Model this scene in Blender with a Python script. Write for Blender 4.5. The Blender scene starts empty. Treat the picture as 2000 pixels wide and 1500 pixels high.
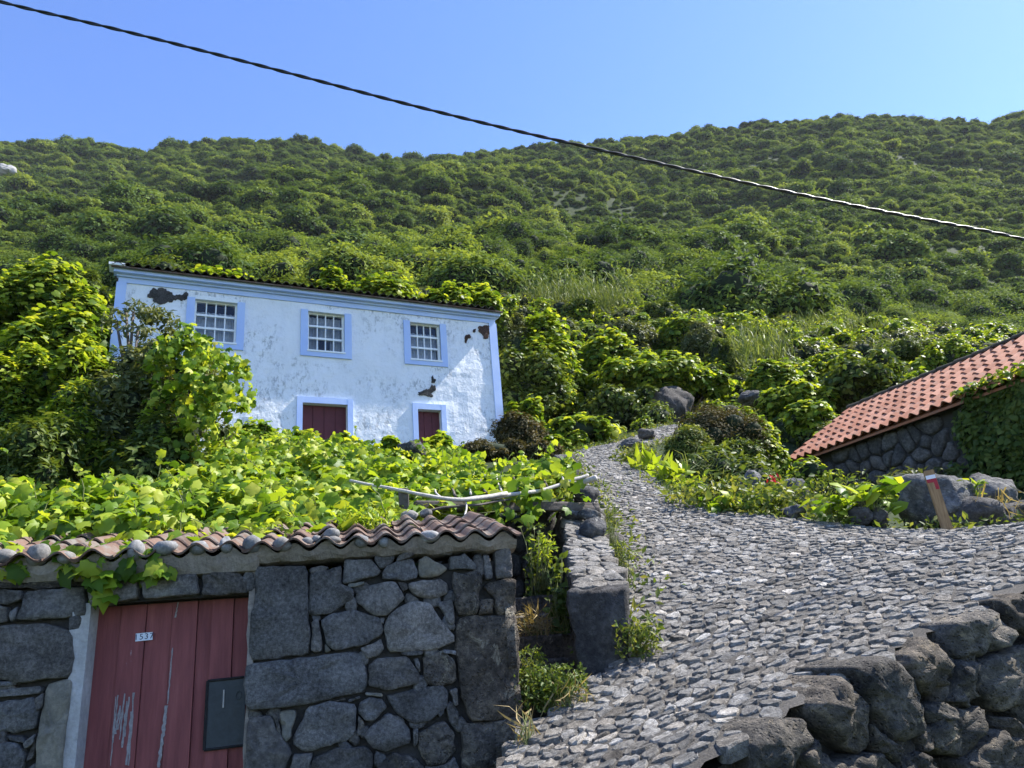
import bpy, math, random
import numpy as np
from mathutils import Vector, Matrix, noise as mn

# ------------------------------------------------------------------ camera, sky, sun, exposure
scene = bpy.context.scene
F = 1450.0                                     # focal length in photo pixels (2000 wide)
_up = np.array([-350.0, 4100.0, 1450.0]); _up /= np.linalg.norm(_up)
PITCH = math.asin(_up[2]); ROLL = math.asin(_up[0] / math.cos(PITCH))
_U0 = np.array([0, -math.sin(PITCH), math.cos(PITCH)]); FW = np.array([0, math.cos(PITCH), math.sin(PITCH)])
_R0 = np.array([1.0, 0, 0])
XC = math.cos(ROLL) * _R0 + math.sin(ROLL) * _U0
YC = -math.sin(ROLL) * _R0 + math.cos(ROLL) * _U0
CAM = np.array([0, 0, 1.6])
cam_d = bpy.data.cameras.new('camera'); cam = bpy.data.objects.new('camera', cam_d)
scene.collection.objects.link(cam)
cam.matrix_world = Matrix(((XC[0], YC[0], -FW[0], CAM[0]), (XC[1], YC[1], -FW[1], CAM[1]), (XC[2], YC[2], -FW[2], CAM[2]), (0, 0, 0, 1)))
cam_d.sensor_width = 36.0; cam_d.lens = 36.0 * F / 2000.0
cam_d.clip_start = 0.05; cam_d.clip_end = 5000
scene.camera = cam

SUN_AZ, SUN_EL = math.radians(19), math.radians(49)      # azimuth from +X towards +Y
SUN = np.array([math.cos(SUN_EL) * math.cos(SUN_AZ), math.cos(SUN_EL) * math.sin(SUN_AZ), math.sin(SUN_EL)])
w = bpy.data.worlds.new('World'); scene.world = w; w.use_nodes = True
nt = w.node_tree; nt.nodes.clear()
sky = nt.nodes.new('ShaderNodeTexSky'); sky.sky_type = 'NISHITA'; sky.sun_disc = False
sky.sun_elevation = SUN_EL; sky.sun_rotation = math.pi / 2 - SUN_AZ
sky.altitude = 100; sky.air_density = 1.0; sky.dust_density = 0.15; sky.ozone_density = 3.0
hs = nt.nodes.new('ShaderNodeHueSaturation'); hs.inputs['Saturation'].default_value = 1.16; hs.inputs['Hue'].default_value = 0.513
bg = nt.nodes.new('ShaderNodeBackground'); bg.inputs['Strength'].default_value = 0.14
wo = nt.nodes.new('ShaderNodeOutputWorld')
nt.links.new(sky.outputs[0], hs.inputs['Color']); nt.links.new(hs.outputs[0], bg.inputs['Color']); nt.links.new(bg.outputs[0], wo.inputs['Surface'])
sun_d = bpy.data.lights.new('sun', 'SUN'); sun_d.energy = 5.0; sun_d.angle = math.radians(0.55); sun_d.color = (1.0, 0.955, 0.88)
sun = bpy.data.objects.new('sun', sun_d); scene.collection.objects.link(sun)
sun.rotation_euler = Vector(SUN).to_track_quat('Z', 'Y').to_euler(); sun.location = (30, 10, 60)
scene.view_settings.view_transform = 'Standard'; scene.view_settings.look = 'None'
scene.view_settings.exposure = 1.28; scene.view_settings.gamma = 1.0
scene.render.engine = 'CYCLES'

# ------------------------------------------------------------------ helpers: pixels, objects, tags
def ray(x, y): return XC * (x - 1000) / F + YC * (750 - y) / F + FW
def at(x, y, Y):
    d = ray(x, y); return CAM + d * (Y / d[1])
def atz(x, y, z):
    d = ray(x, y); return CAM + d * ((z - CAM[2]) / d[2])
def proj(P):
    v = np.asarray(P) - CAM; ww = v @ FW
    return np.stack([1000 + F * (v @ XC) / ww, 750 - F * (v @ YC) / ww], -1)
def at_plane(x, y, p0, n):
    d = ray(x, y); return CAM + d * (((p0 - CAM) @ n) / (d @ n))
rng = np.random.default_rng(7); random.seed(7)
COL = scene.collection

def tag(o, label=None, cat=None, group=None, kind=None):
    if label: o['label'] = label
    if cat: o['category'] = cat
    if group: o['group'] = group
    if kind: o['kind'] = kind
    return o
def empty(name, loc, label=None, cat=None, group=None):
    o = bpy.data.objects.new(name, None); o.empty_display_size = 0.2
    COL.objects.link(o); o.location = [float(c) for c in loc]
    return tag(o, label, cat, group)
def make_mesh(name, V, Fc, mats=None, rnd=None, smooth=False, midx=None):
    V = np.asarray(V, dtype=np.float64)
    me = bpy.data.meshes.new(name)
    if isinstance(Fc, np.ndarray):
        n, k = Fc.shape
        me.vertices.add(len(V)); me.vertices.foreach_set('co', V.astype(np.float32).ravel())
        me.loops.add(n * k); me.loops.foreach_set('vertex_index', Fc.astype(np.int32).ravel())
        me.polygons.add(n); me.polygons.foreach_set('loop_start', np.arange(0, n * k, k, dtype=np.int32))
        me.update(calc_edges=True)
    else:
        me.from_pydata([tuple(v) for v in V], [], Fc); me.update()
    if mats:
        for m in (mats if isinstance(mats, (list, tuple)) else [mats]): me.materials.append(m)
    if midx is not None: me.polygons.foreach_set('material_index', np.asarray(midx, dtype=np.int32))
    if rnd is not None:
        a = me.attributes.new('rnd', 'FLOAT', 'POINT')
        a.data.foreach_set('value', np.broadcast_to(np.asarray(rnd, dtype=np.float32), (len(V),)).copy())
    if smooth: me.polygons.foreach_set('use_smooth', np.ones(len(me.polygons), dtype=bool))
    return me
def obj(name, me, parent=None, loc=None):
    o = bpy.data.objects.new(name, me); COL.objects.link(o)
    if loc is not None: o.location = [float(c) for c in loc]
    if parent is not None:
        o.parent = parent; o.matrix_parent_inverse = world_of(parent).inverted()
    return o
def world_of(o):
    m = Matrix.LocRotScale(o.location, o.rotation_euler, o.scale)
    if o.parent: m = world_of(o.parent) @ o.matrix_parent_inverse @ m
    return m
def piece(name, V, Fc, mats, parent=None, rnd=None, smooth=False, midx=None):
    V = np.asarray(V, dtype=np.float64); c = (V.min(0) + V.max(0)) / 2
    return obj(name, make_mesh(name, V - c, Fc, mats, rnd, smooth, midx), parent, c)
def copy_to(o, loc, parent=None, rot=None, scale=None):
    c = o.copy(); COL.objects.link(c); c.location = [float(v) for v in loc]
    if rot is not None: c.rotation_euler = rot
    if scale is not None: c.scale = scale
    if parent is not None: c.parent = parent; c.matrix_parent_inverse = world_of(parent).inverted()
    return c
def box_vf(p0, ax, ay, az):
    """corner p0 and three edge vectors"""
    p0, ax, ay, az = map(np.asarray, (p0, ax, ay, az))
    V = [p0 + ax * i + ay * j + az * k for k in (0, 1) for j in (0, 1) for i in (0, 1)]
    Fc = [(0, 2, 3, 1), (4, 5, 7, 6), (0, 1, 5, 4), (2, 6, 7, 3), (0, 4, 6, 2), (1, 3, 7, 5)]
    return V, Fc
def merge(parts):
    V, Fc = [], []
    for v, f in parts:
        b = len(V); V += [np.asarray(q) for q in v]; Fc += [tuple(i + b for i in q) for q in f]
    return V, Fc
def tube_vf(pts, rad, k=7, cap=True):
    pts = [np.asarray(p, dtype=float) for p in pts]
    rad = rad if hasattr(rad, '__len__') else [rad] * len(pts)
    V, Fc = [], []
    a = None
    for i, p in enumerate(pts):
        t = pts[min(i + 1, len(pts) - 1)] - pts[max(i - 1, 0)]; t = t / (np.linalg.norm(t) + 1e-9)
        if a is None: a = np.cross(t, [0, 0, 1.0] if abs(t[2]) < .9 else [1.0, 0, 0])
        a = a - t * (a @ t); a = a / np.linalg.norm(a); b = np.cross(t, a)
        for j in range(k):
            th = 2 * math.pi * j / k
            V.append(p + (a * math.cos(th) + b * math.sin(th)) * rad[i])
    for i in range(len(pts) - 1):
        for j in range(k):
            Fc.append((i * k + j, i * k + (j + 1) % k, (i + 1) * k + (j + 1) % k, (i + 1) * k + j))
    if cap: Fc.append(tuple(range(k))[::-1]); Fc.append(tuple((len(pts) - 1) * k + j for j in range(k)))
    return V, Fc
def fnoise(p, s, o=4):
    return mn.fractal(Vector((float(p[0]) * s, float(p[1]) * s, float(p[2]) * s)), 1.0, 2.0, o)
def unit(v): v = np.asarray(v, float); return v / np.linalg.norm(v)

# ------------------------------------------------------------------ materials
class NT:
    def __init__(s, name):
        s.m = bpy.data.materials.new(name); s.m.use_nodes = True; s.t = s.m.node_tree; s.t.nodes.clear()
        s.out = s.n('ShaderNodeOutputMaterial'); s.pos = s.n('ShaderNodeNewGeometry').outputs['Position']
    def n(s, typ, **kw):
        nd = s.t.nodes.new(typ)
        for k, v in kw.items(): setattr(nd, k, v)
        return nd
    def put(s, sock, v):
        if isinstance(v, bpy.types.NodeSocket): s.t.links.new(v, sock)
        elif isinstance(v, (tuple, list)) and len(v) == 3 and sock.type == 'RGBA': sock.default_value = (*v, 1)
        else: sock.default_value = v
    def noise(s, scale, detail=5, rough=.6, vec=None, out='Fac', dist=0):
        nd = s.n('ShaderNodeTexNoise'); s.put(nd.inputs['Vector'], vec or s.pos)
        nd.inputs['Scale'].default_value = scale; nd.inputs['Detail'].default_value = detail
        nd.inputs['Roughness'].default_value = rough; nd.inputs['Distortion'].default_value = dist
        return nd.outputs[out]
    def voro(s, scale, feature='F1', vec=None):
        nd = s.n('ShaderNodeTexVoronoi', feature=feature); s.put(nd.inputs['Vector'], vec or s.pos)
        nd.inputs['Scale'].default_value = scale; return nd.outputs['Distance']
    def scaled(s, v3, vec=None):
        nd = s.n('ShaderNodeVectorMath', operation='MULTIPLY'); s.put(nd.inputs[0], vec or s.pos); nd.inputs[1].default_value = v3
        return nd.outputs[0]
    def attr(s, name='rnd'):
        nd = s.n('ShaderNodeAttribute'); nd.attribute_name = name; return nd.outputs['Fac']
    def ramp(s, fac, stops, interp='LINEAR'):
        nd = s.n('ShaderNodeValToRGB'); s.put(nd.inputs[0], fac); cr = nd.color_ramp; cr.interpolation = interp
        while len(cr.elements) < len(stops): cr.elements.new(0.5)
        for e, (p, c) in zip(cr.elements, stops):
            e.position = p; e.color = (*c, 1) if isinstance(c, (tuple, list)) else (c, c, c, 1)
        return nd.outputs[0]
    def mix(s, fac, a, b, typ='MIX'):
        nd = s.n('ShaderNodeMix', data_type='RGBA', blend_type=typ); s.put(nd.inputs[0], fac)
        s.put(nd.inputs[6], a); s.put(nd.inputs[7], b); return nd.outputs[2]
    def math(s, op, a, b=0.0):
        nd = s.n('ShaderNodeMath', operation=op); s.put(nd.inputs[0], a); s.put(nd.inputs[1], b); return nd.outputs[0]
    def bump(s, h, strength=.5, dist=.02, normal=None):
        nd = s.n('ShaderNodeBump'); nd.inputs['Strength'].default_value = strength; nd.inputs['Distance'].default_value = dist
        s.put(nd.inputs['Height'], h)
        if normal is not None: s.put(nd.inputs['Normal'], normal)
        return nd.outputs[0]
    def bsdf(s, col, rough=.8, normal=None, spec=.3, metallic=0.0, finish=True, **kw):
        b = s.n('ShaderNodeBsdfPrincipled'); s.put(b.inputs['Base Color'], col); s.put(b.inputs['Roughness'], rough)
        b.inputs['Specular IOR Level'].default_value = spec; b.inputs['Metallic'].default_value = metallic
        for k, v in kw.items(): s.put(b.inputs[k], v)
        if normal is not None: s.put(b.inputs['Normal'], normal)
        if finish: s.t.links.new(b.outputs[0], s.out.inputs[0])
        return b

def stone_mat(name, c0, c1, c2, fine=38, lichen=None, lich_at=.66, bump=.6, pit=0.0, rough=.88):
    s = NT(name); r = s.attr()
    off = s.n('ShaderNodeCombineXYZ'); s.put(off.inputs[0], s.math('MULTIPLY', r, 37.0)); s.put(off.inputs[1], s.math('MULTIPLY', r, 11.0))
    add = s.n('ShaderNodeVectorMath', operation='ADD'); s.put(add.inputs[0], s.pos); s.put(add.inputs[1], off.outputs[0]); v = add.outputs[0]
    n1 = s.noise(5, 6, .65, v); n2 = s.noise(fine, 6, .7, v)
    f = s.math('ADD', s.math('MULTIPLY', n1, .45), s.math('MULTIPLY', n2, .55))
    col = s.ramp(f, [(.36, c0), (.5, c1), (.64, c2)])
    br = s.ramp(r, [(0, .5), (.35, .85), (.7, 1.12), (1, 1.7)])
    col = s.mix(1.0, col, br, 'MULTIPLY')
    hue = s.ramp(s.math('FRACT', s.math('MULTIPLY', r, 7.31)), [(0, (1.05, 1.0, .94)), (.5, (1, 1, 1)), (1, (.98, 1.0, 1.03))])
    col = s.mix(1.0, col, hue, 'MULTIPLY')
    if lichen:
        ln = s.noise(9, 8, .75, v, dist=.6)
        lf = s.ramp(ln, [(lich_at - .03, 0.0), (lich_at + .04, 1.0)])
        col = s.mix(s.math('MULTIPLY', lf, .75), col, lichen)
    h = s.math('ADD', s.math('MULTIPLY', n2, .6), s.math('MULTIPLY', s.noise(fine * 4, 5, .7, v), .4))
    if pit:
        vp = s.ramp(s.voro(fine * 1.6, vec=v), [(.0, 0.0), (.35, 1.0)])
        h = s.math('ADD', h, s.math('MULTIPLY', vp, pit))
    s.bsdf(col, rough, s.bump(h, bump, .03), spec=.2)
    return s.m
def leaf_mat(name, stops, trans=.4, rough=.45, tcol=(1.25, 1.15, .5), spec=.2, obj_random=False):
    s = NT(name)
    r = s.n('ShaderNodeObjectInfo').outputs['Random'] if obj_random else s.attr()
    if obj_random:
        r = s.math('ADD', s.math('ADD', s.math('MULTIPLY', r, .42), s.math('MULTIPLY', s.attr(), .22)), s.math('MULTIPLY', s.ramp(s.noise(.028, 4, .6), [(.3, 0.0), (.7, 1.0)]), .4))
    else:
        r = s.math('ADD', s.math('MULTIPLY', r, .7), s.math('MULTIPLY', s.noise(.9, 3), .35))
    col = s.ramp(r, stops)
    b = s.bsdf(col, rough, spec=spec, finish=False)
    tr = s.n('ShaderNodeBsdfTranslucent'); s.put(tr.inputs[0], s.mix(1.0, col, tcol, 'MULTIPLY'))
    mx = s.n('ShaderNodeMixShader'); mx.inputs[0].default_value = trans
    s.t.links.new(b.outputs[0], mx.inputs[1]); s.t.links.new(tr.outputs[0], mx.inputs[2]); s.t.links.new(mx.outputs[0], s.out.inputs[0])
    return s.m
def plain_mat(name, col, rough=.7, var=.25, scale=20, bump=.3, spec=.3, metallic=0.0):
    s = NT(name); n = s.noise(scale, 6, .65)
    c = s.mix(1.0, col, s.ramp(n, [(.25, 1 - var), (.75, 1 + var)]), 'MULTIPLY')
    s.bsdf(c, rough, s.bump(n, bump, .01), spec=spec, metallic=metallic); return s.m

M = {}
M['shed_stone'] = stone_mat('grey basalt wall stone', (.06, .056, .052), (.185, .176, .165), (.37, .352, .33), 55, (.4, .39, .37), .66, 1.0, .35)
M['shed_stone_brown'] = stone_mat('brown weathered quoin stone', (.03, .026, .022), (.1, .088, .075), (.25, .215, .17), 30, (.36, .32, .24), .6, 1.0, .7)
M['pale_stone'] = stone_mat('pale olive stone', (.11, .105, .085), (.2, .19, .16), (.3, .28, .23), 30, None, .7, .6)
M['rim_stone'] = stone_mat('dark lava boulder', (.03, .027, .024), (.1, .09, .077), (.24, .205, .16), 26, (.34, .28, .19), .62, 1.0, .8)
M['wall_stone'] = stone_mat('dark field stone', (.035, .033, .032), (.085, .08, .076), (.17, .16, .15), 24, (.3, .29, .25), .67, .8, .3)
M['cobble'] = stone_mat('grey cobble stone', (.085, .079, .07), (.225, .212, .19), (.47, .446, .405), 42, (.085, .08, .072), .6, .9, .3, .85)
M['boulder'] = stone_mat('grey boulder', (.035, .036, .038), (.1, .1, .1), (.24, .235, .225), 12, (.36, .35, .32), .6, 1.0, .4)
M['beach_stone'] = stone_mat('rounded sea stone', (.1, .1, .1), (.18, .178, .172), (.28, .275, .265), 60, None, .7, .25)
def mortar(name, c0, c1, fine=45, bump=.8):
    s = NT(name); n = s.noise(fine, 8, .7); n2 = s.noise(3, 4)
    c = s.ramp(s.math('ADD', s.math('MULTIPLY', n, .6), s.math('MULTIPLY', n2, .4)), [(.32, c0), (.68, c1)])
    s.bsdf(c, .92, s.bump(n, bump, .015), spec=.15); return s.m
M['path_mortar'] = mortar('grey cement between cobbles', (.05, .046, .04), (.15, .138, .122), 75, 1.0)
M['mortar'] = mortar('sandy lime mortar', (.15, .128, .108), (.4, .35, .3))
M['joint'] = mortar('dark wall joint', (.022, .021, .02), (.075, .07, .065))
M['white_mortar'] = mortar('whitewashed jamb render', (.3, .29, .28), (.55, .54, .53), 30, 1.0)
M['soil'] = mortar('dark soil and litter', (.018, .016, .01), (.06, .05, .03), 20)
M['ground'] = mortar('weedy hillside soil', (.016, .028, .008), (.034, .05, .014), 1)

# leaves
M['vine'] = leaf_mat('grape vine leaf', [(.12, (.05, .11, .012)), (.38, (.14, .25, .02)), (.62, (.28, .38, .032)), (.86, (.45, .5, .06)), (.97, (.42, .36, .1))], .5)
M['vine_mid'] = leaf_mat('wild vine leaf', [(.15, (.05, .1, .012)), (.42, (.12, .2, .018)), (.66, (.26, .34, .03)), (.9, (.44, .48, .055))], .5)
M['laurel'] = leaf_mat('evergreen shrub leaf', [(.15, (.045, .08, .016)), (.5, (.085, .13, .024)), (.85, (.16, .2, .04))], .38, .5, spec=.22)
M['olive'] = leaf_mat('grey green shrub leaf', [(.15, (.06, .08, .028)), (.5, (.105, .13, .045)), (.85, (.18, .2, .08))], .35, .5, spec=.22)
M['heath'] = leaf_mat('heather sprig', [(.15, (.04, .045, .015)), (.5, (.085, .075, .03)), (.85, (.15, .12, .055))], .25, .7)
M['reed'] = leaf_mat('reed blade', [(.15, (.07, .11, .025)), (.5, (.13, .17, .04)), (.85, (.22, .26, .09))], .4, .5)
M['dry'] = leaf_mat('dry grass blade', [(.1, (.2, .15, .06)), (.6, (.32, .25, .12)), (.95, (.42, .33, .18))], .3, .7)
M['bright'] = leaf_mat('yellow green leaf', [(.1, (.2, .3, .02)), (.5, (.3, .4, .035)), (.9, (.4, .46, .06))], .5, .4)
M['weed'] = leaf_mat('small weed leaf', [(.15, (.06, .1, .02)), (.5, (.13, .18, .035)), (.85, (.26, .27, .07))], .4, .5)
M['forest'] = leaf_mat('forest foliage', [(.12, (.03, .055, .017)), (.36, (.065, .112, .03)), (.6, (.125, .188, .044)), (.85, (.25, .31, .066))], .36, .7, spec=.08, obj_random=True)
M['core'] = plain_mat('dark inner mass for shade', (.016, .026, .009), .9, .5, 3)  # dark colour stands for deep shade inside the foliage and blocks light
M['bark'] = plain_mat('grey bark', (.12, .1, .08), .9, .4, 30, .8)
M['twig'] = plain_mat('bleached branch', (.42, .39, .35), .85, .3, 40, .6)
M['old_wood'] = plain_mat('weathered dark beam', (.1, .085, .075), .85, .45, 18, .8)
M['stem'] = plain_mat('green stem', (.14, .16, .05), .7, .3, 30)

# ------------------------------------------------------------------ ground height
def A3(*l): return np.array(l, dtype=float)
CTRL = [at(*c) for c in [(1022, 1450, 4.3), (1150, 1325, 4.9), (1235, 1200, 5.7), (1225, 1100, 7), (1185, 985, 9.6), (1120, 893, 14.6), (1215, 872, 16.5), (1330, 830, 20),
        (1330, 980, 9.5), (1540, 1015, 7.8), (1830, 1037, 7), (2000, 1022, 7.2), (2000, 1150, 4.3), (1700, 1290, 3.8), (1400, 1460, 3.4), (1230, 905, 13.4), (1270, 935, 11.2)]]
CTRL += [A3(-1.2, 3.3, .62), A3(-3, 2.9, .25), A3(-7, 2.0, .1), A3(0.3, 3.0, .95), A3(4.6, 5.3, 2.1), A3(7, 8, 2.6), A3(9, 6.6, 2.6)]
CTRL += [A3(-3.6, 6.6, 2.15), A3(-1.3, 6.4, 2.2), A3(-6.5, 6, 2.1), A3(-4, 9, 3.2), A3(-1, 9, 3.2), A3(-3.6, 12.5, 4.6), A3(-.6, 12.5, 4.6), A3(-9, 10, 3.6)]
CTRL += [A3(-8.6, 14.4, 5.4), A3(-4.2, 16.5, 5.5), A3(-.4, 18.4, 5.8), A3(-3, 22, 6.5), A3(-10, 19, 6.5), A3(-14, 12, 4.8), A3(1.5, 21, 6.9)]
CTRL += [at(1830, 1000, 8.2) - A3(0, 0, .2), A3(5.3, 14.6, 3.9), A3(7.3, 10, 3.0), A3(3.6, 12.5, 3.9), A3(4.2, 16, 4.9), A3(8, 15.5, 4.4), A3(6, 21, 7.0), A3(12, 12, 3.8)]
# the wooded mountain: slope seen from the path, as a function of bearing and distance
RIDGE = np.array([(-400, 262), (-150, 268), (0, 270), (100, 272), (190, 270), (230, 278), (275, 296), (330, 280), (450, 267), (600, 268), (680, 286), (760, 306), (860, 304), (950, 292), (1050, 277), (1200, 270), (1300, 258), (1430, 240), (1500, 232), (1640, 222), (1750, 225), (1850, 228), (1930, 236), (1960, 226), (2000, 212), (2200, 190), (2500, 200)], dtype=float)
FOOT = np.array([(-400, 590), (0, 560), (500, 560), (1000, 575), (1500, 610), (2000, 640), (2500, 660)], dtype=float)
def prof(P):
    a, s = [], []
    for x, y in P:
        d = ray(x, y); a.append(d[0] / d[1]); s.append(d[2] / d[1])
    return np.array(a), np.array(s)
RA, RS = prof(RIDGE); FA, FS = prof(FOOT)
YF, YR = 62.0, 330.0
def hill(x, y):
    x = np.asarray(x, float); y = np.asarray(y, float); yy = np.maximum(y, 20.0); a = x / yy
    t = np.clip((yy - YF) / (YR - YF), 0, 1)
    rs = np.interp(a, RA, RS) - .011; fs = np.interp(a, FA, FS) - .03
    smooth_r = np.interp(a, RA[[0, 2, 10, 14, 19, 26]], RS[[0, 2, 10, 14, 19, 26]]) - .012
    tt = t ** .8
    rr = smooth_r + (rs - smooth_r) * np.clip((t - .25) / .75, 0, 1) ** 1.5
    s = fs * (1 - tt) + rr * tt
    z = 1.6 + yy * s
    over = np.maximum(y - YR, 0)
    z = np.where(over > 0, 1.6 + YR * rs + .05 * over, z)
    bump = np.zeros_like(z)
    for k, (fx, fy, ph, am) in enumerate([(.021, .012, .3, 5.5), (.043, -.02, 1.7, 4.2), (-.03, .055, 2.9, 2.8), (.09, .07, .8, 1.3), (.13, -.11, 4.1, .8)]):
        bump = bump + am * np.sin(x * fx + y * fy + ph + 1.3 * np.sin(y * .017 + k))
    return z + bump * np.clip((y - 50) / 80, 0, 1) * np.clip((YR - 25 - y) / 60, .0, 1)
for x, y in [(-45, 45), (-25, 40), (0, 40), (25, 40), (45, 45), (-30, 26), (24, 26), (-12, 32), (12, 32), (-40, 62), (0, 62), (40, 62)]:
    CTRL.append(A3(x, y, float(hill(x, y)) * (1 if y > 35 else .98) - (0 if y > 35 else 1.2)))
CTRL += [A3(-20, 3, .2), A3(-30, 14, 4.5), A3(24, 10, 3.5), A3(-12, -2, -.3), A3(12, -3, -.3), A3(0, -1.5, -.1), A3(0, -12, -2.0), A3(-30, -12, -2), A3(30, -12, -2)]
CTRL = np.array(CTRL)
def _phi(r): return np.sqrt(r * r + 1.0)
_n = len(CTRL); _D = np.linalg.norm(CTRL[:, None, :2] - CTRL[None, :, :2], axis=2)
_A = np.zeros((_n + 3, _n + 3)); _A[:_n, :_n] = _phi(_D) + np.eye(_n) * -.02; _A[:_n, _n] = 1; _A[:_n, _n + 1:] = CTRL[:, :2]; _A[_n:, :_n] = _A[:_n, _n:].T
_w = np.linalg.solve(_A, np.concatenate([CTRL[:, 2], [0, 0, 0]]))
def h_up(x, y):
    x = np.asarray(x, float); y = np.asarray(y, float)
    r = np.sqrt((x[..., None] - CTRL[:, 0]) ** 2 + (y[..., None] - CTRL[:, 1]) ** 2)
    near = _phi(r) @ _w[:_n] + _w[_n] + _w[_n + 1] * x + _w[_n + 2] * y
    near = np.clip(near, -3.0, 60)
    far = hill(x, y); b = np.clip((y - 38) / 24, 0, 1); b = b * b * (3 - 2 * b)
    return near * (1 - b) + far * b
RIM0, RIM1 = np.array([.32, 3.12]), np.array([5.3, 5.5])      # outer edge of the ramp above the lower street
RD = (RIM1 - RIM0) / np.linalg.norm(RIM1 - RIM0); RN = np.array([RD[1], -RD[0]])     # RN points to the street
def h_low(x, y):
    s = (np.asarray(x) - RIM0[0]) * RD[0] + (np.asarray(y) - RIM0[1]) * RD[1]
    return np.clip(.85 - .5 * s, -.15, .85)
def h_ground(x, y):
    up = h_up(x, y)
    s = (x - RIM0[0]) * RD[0] + (y - RIM0[1]) * RD[1]; d = (x - RIM0[0]) * RN[0] + (y - RIM0[1]) * RN[1]
    low = np.minimum(h_low(x, y), up)
    f = np.clip((d + .8) / .3, 0, 1) * np.clip((s + .1) / .3, 0, 1) * (y > -3)
    return up * (1 - f) + low * f

# ------------------------------------------------------------------ generic builders
def clip_poly(P, n, c):
    out = []
    for i in range(len(P)):
        a, b = P[i], P[(i + 1) % len(P)]
        da, db = a @ n - c, b @ n - c
        if da <= 0: out.append(a)
        if da * db < 0: out.append(a + (b - a) * (da / (da - db)))
    return out
def voronoi(pts, R, k=14):
    pts = np.asarray(pts, float); cells = []
    D = ((pts[:, None, :] - pts[None, :, :]) ** 2).sum(2) if len(pts) < 5000 else None
    for i, p in enumerate(pts):
        P = [p + np.array(o) * R for o in ((-1, -1), (1, -1), (1, 1), (-1, 1))]
        for j in np.argpartition(D[i], min(k, len(pts) - 1))[:k + 1]:
            if j == i: continue
            q = pts[j]; n = q - p; P = clip_poly(P, n, (p + q) @ n / 2)
            if len(P) < 3: break
        cells.append(np.array(P))
    return cells
def in_poly(x, y, poly):
    poly = np.asarray(poly); c = np.zeros(np.shape(x), bool); j = len(poly) - 1
    for i in range(len(poly)):
        xi, yi = poly[i]; xj, yj = poly[j]
        c ^= ((yi > y) != (yj > y)) & (x < (xj - xi) * (y - yi) / (yj - yi + 1e-12) + xi); j = i
    return c
def round_poly(P, n, corner=.25):
    P = np.asarray(P, float); Q = []
    for i in range(len(P)):
        a, b = P[i], P[(i + 1) % len(P)]; Q += [a + (b - a) * corner, a + (b - a) * (1 - corner)]
    Q = np.array(Q); L = np.linalg.norm(np.roll(Q, -1, 0) - Q, axis=1); cum = np.concatenate([[0], np.cumsum(L)])
    Q2 = np.vstack([Q, Q[:1]]); t = np.linspace(0, cum[-1], n, endpoint=False)
    return np.stack([np.interp(t, cum, Q2[:, 0]), np.interp(t, cum, Q2[:, 1])], 1)
def stone_vf(P2, O, U, Vv, N, front=.03, back=.12, corner=.2, n=22, rough=.008, tilt=(0, 0), flat=False):
    """stone from a 2-D outline in the plane O + u*U + v*Vv, bulging along N"""
    P2 = round_poly(P2, n, corner); c = P2.mean(0)
    d = P2 - c
    prof_ = [(1.0, -back), (1.0, -.15 * front), (.97, .35 * front), (.88, .75 * front), (.66, .96 * front), (.34, 1.02 * front)]
    if flat: prof_ = [(1.0, -back), (1.0, 0), (.982, .65 * front), (.95, .92 * front), (.66, 1.0 * front), (.34, 1.0 * front)]
    V = []; seed = rng.uniform(0, 50, 3)
    for k, (s, z) in enumerate(prof_):
        for q in d:
            p = c + q * s; w3 = O + U * p[0] + Vv * p[1]
            nz = fnoise(w3 + seed, 9, 3) * rough * 1.6 + fnoise(w3 - seed, 28, 2) * rough * .6
            zz = z + (nz if k > 0 else 0) + (q[0] * s * tilt[0] + q[1] * s * tilt[1] if k > 0 else 0)
            sh = fnoise(w3 + seed * 2, 14, 2) * rough * .9
            V.append(w3 + N * zz + (U * q[0] + Vv * q[1]) / (np.linalg.norm(q) + 1e-6) * sh)
    V.append(O + U * c[0] + Vv * c[1] + N * (front + fnoise(O + seed, 9, 2) * rough))
    Fc = []
    for k in range(len(prof_) - 1):
        for j in range(n):
            Fc.append((k * n + j, k * n + (j + 1) % n, (k + 1) * n + (j + 1) % n, (k + 1) * n + j))
    e = len(V) - 1; b = (len(prof_) - 1) * n
    for j in range(n): Fc.append((b + j, b + (j + 1) % n, e))
    return V, Fc
def orient(V, Fc, N):
    """make the winding of the stone's front face N"""
    f = Fc[-1]; a, b, c = (np.asarray(V[i]) for i in f)
    return Fc if np.cross(b - a, c - a) @ N > 0 else [q[::-1] for q in Fc]
def rock_vf(c, rx, ry, rz, seed, lump=.28, sub=4, sharp=1.0):
    import bmesh
    bm = bmesh.new(); bmesh.ops.create_icosphere(bm, subdivisions=sub, radius=1)
    r2 = np.random.default_rng(seed); V = []
    planes = [(unit(r2.normal(size=3)), r2.uniform(.62, .95)) for _ in range(int(10 * sharp))]
    for v in bm.verts:
        p = np.array(v.co); m = 1.0
        for n, dd in planes:
            k = p @ n
            if k > dd: m = min(m, dd / k)
        q = p * m
        q = q * (1 + lump * fnoise(q + seed * 3.1, 1.3, 3) + .08 * fnoise(q - seed, 4.5, 3))
        V.append(np.asarray(c) + q * np.array([rx, ry, rz]))
    Fc = [tuple(l.vert.index for l in f.loops) for f in bm.faces]; bm.free()
    return V, Fc
def rand_unit(n, g=None):
    g = g or rng; v = g.normal(size=(n, 3)); return v / np.linalg.norm(v, axis=1, keepdims=True)
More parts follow.
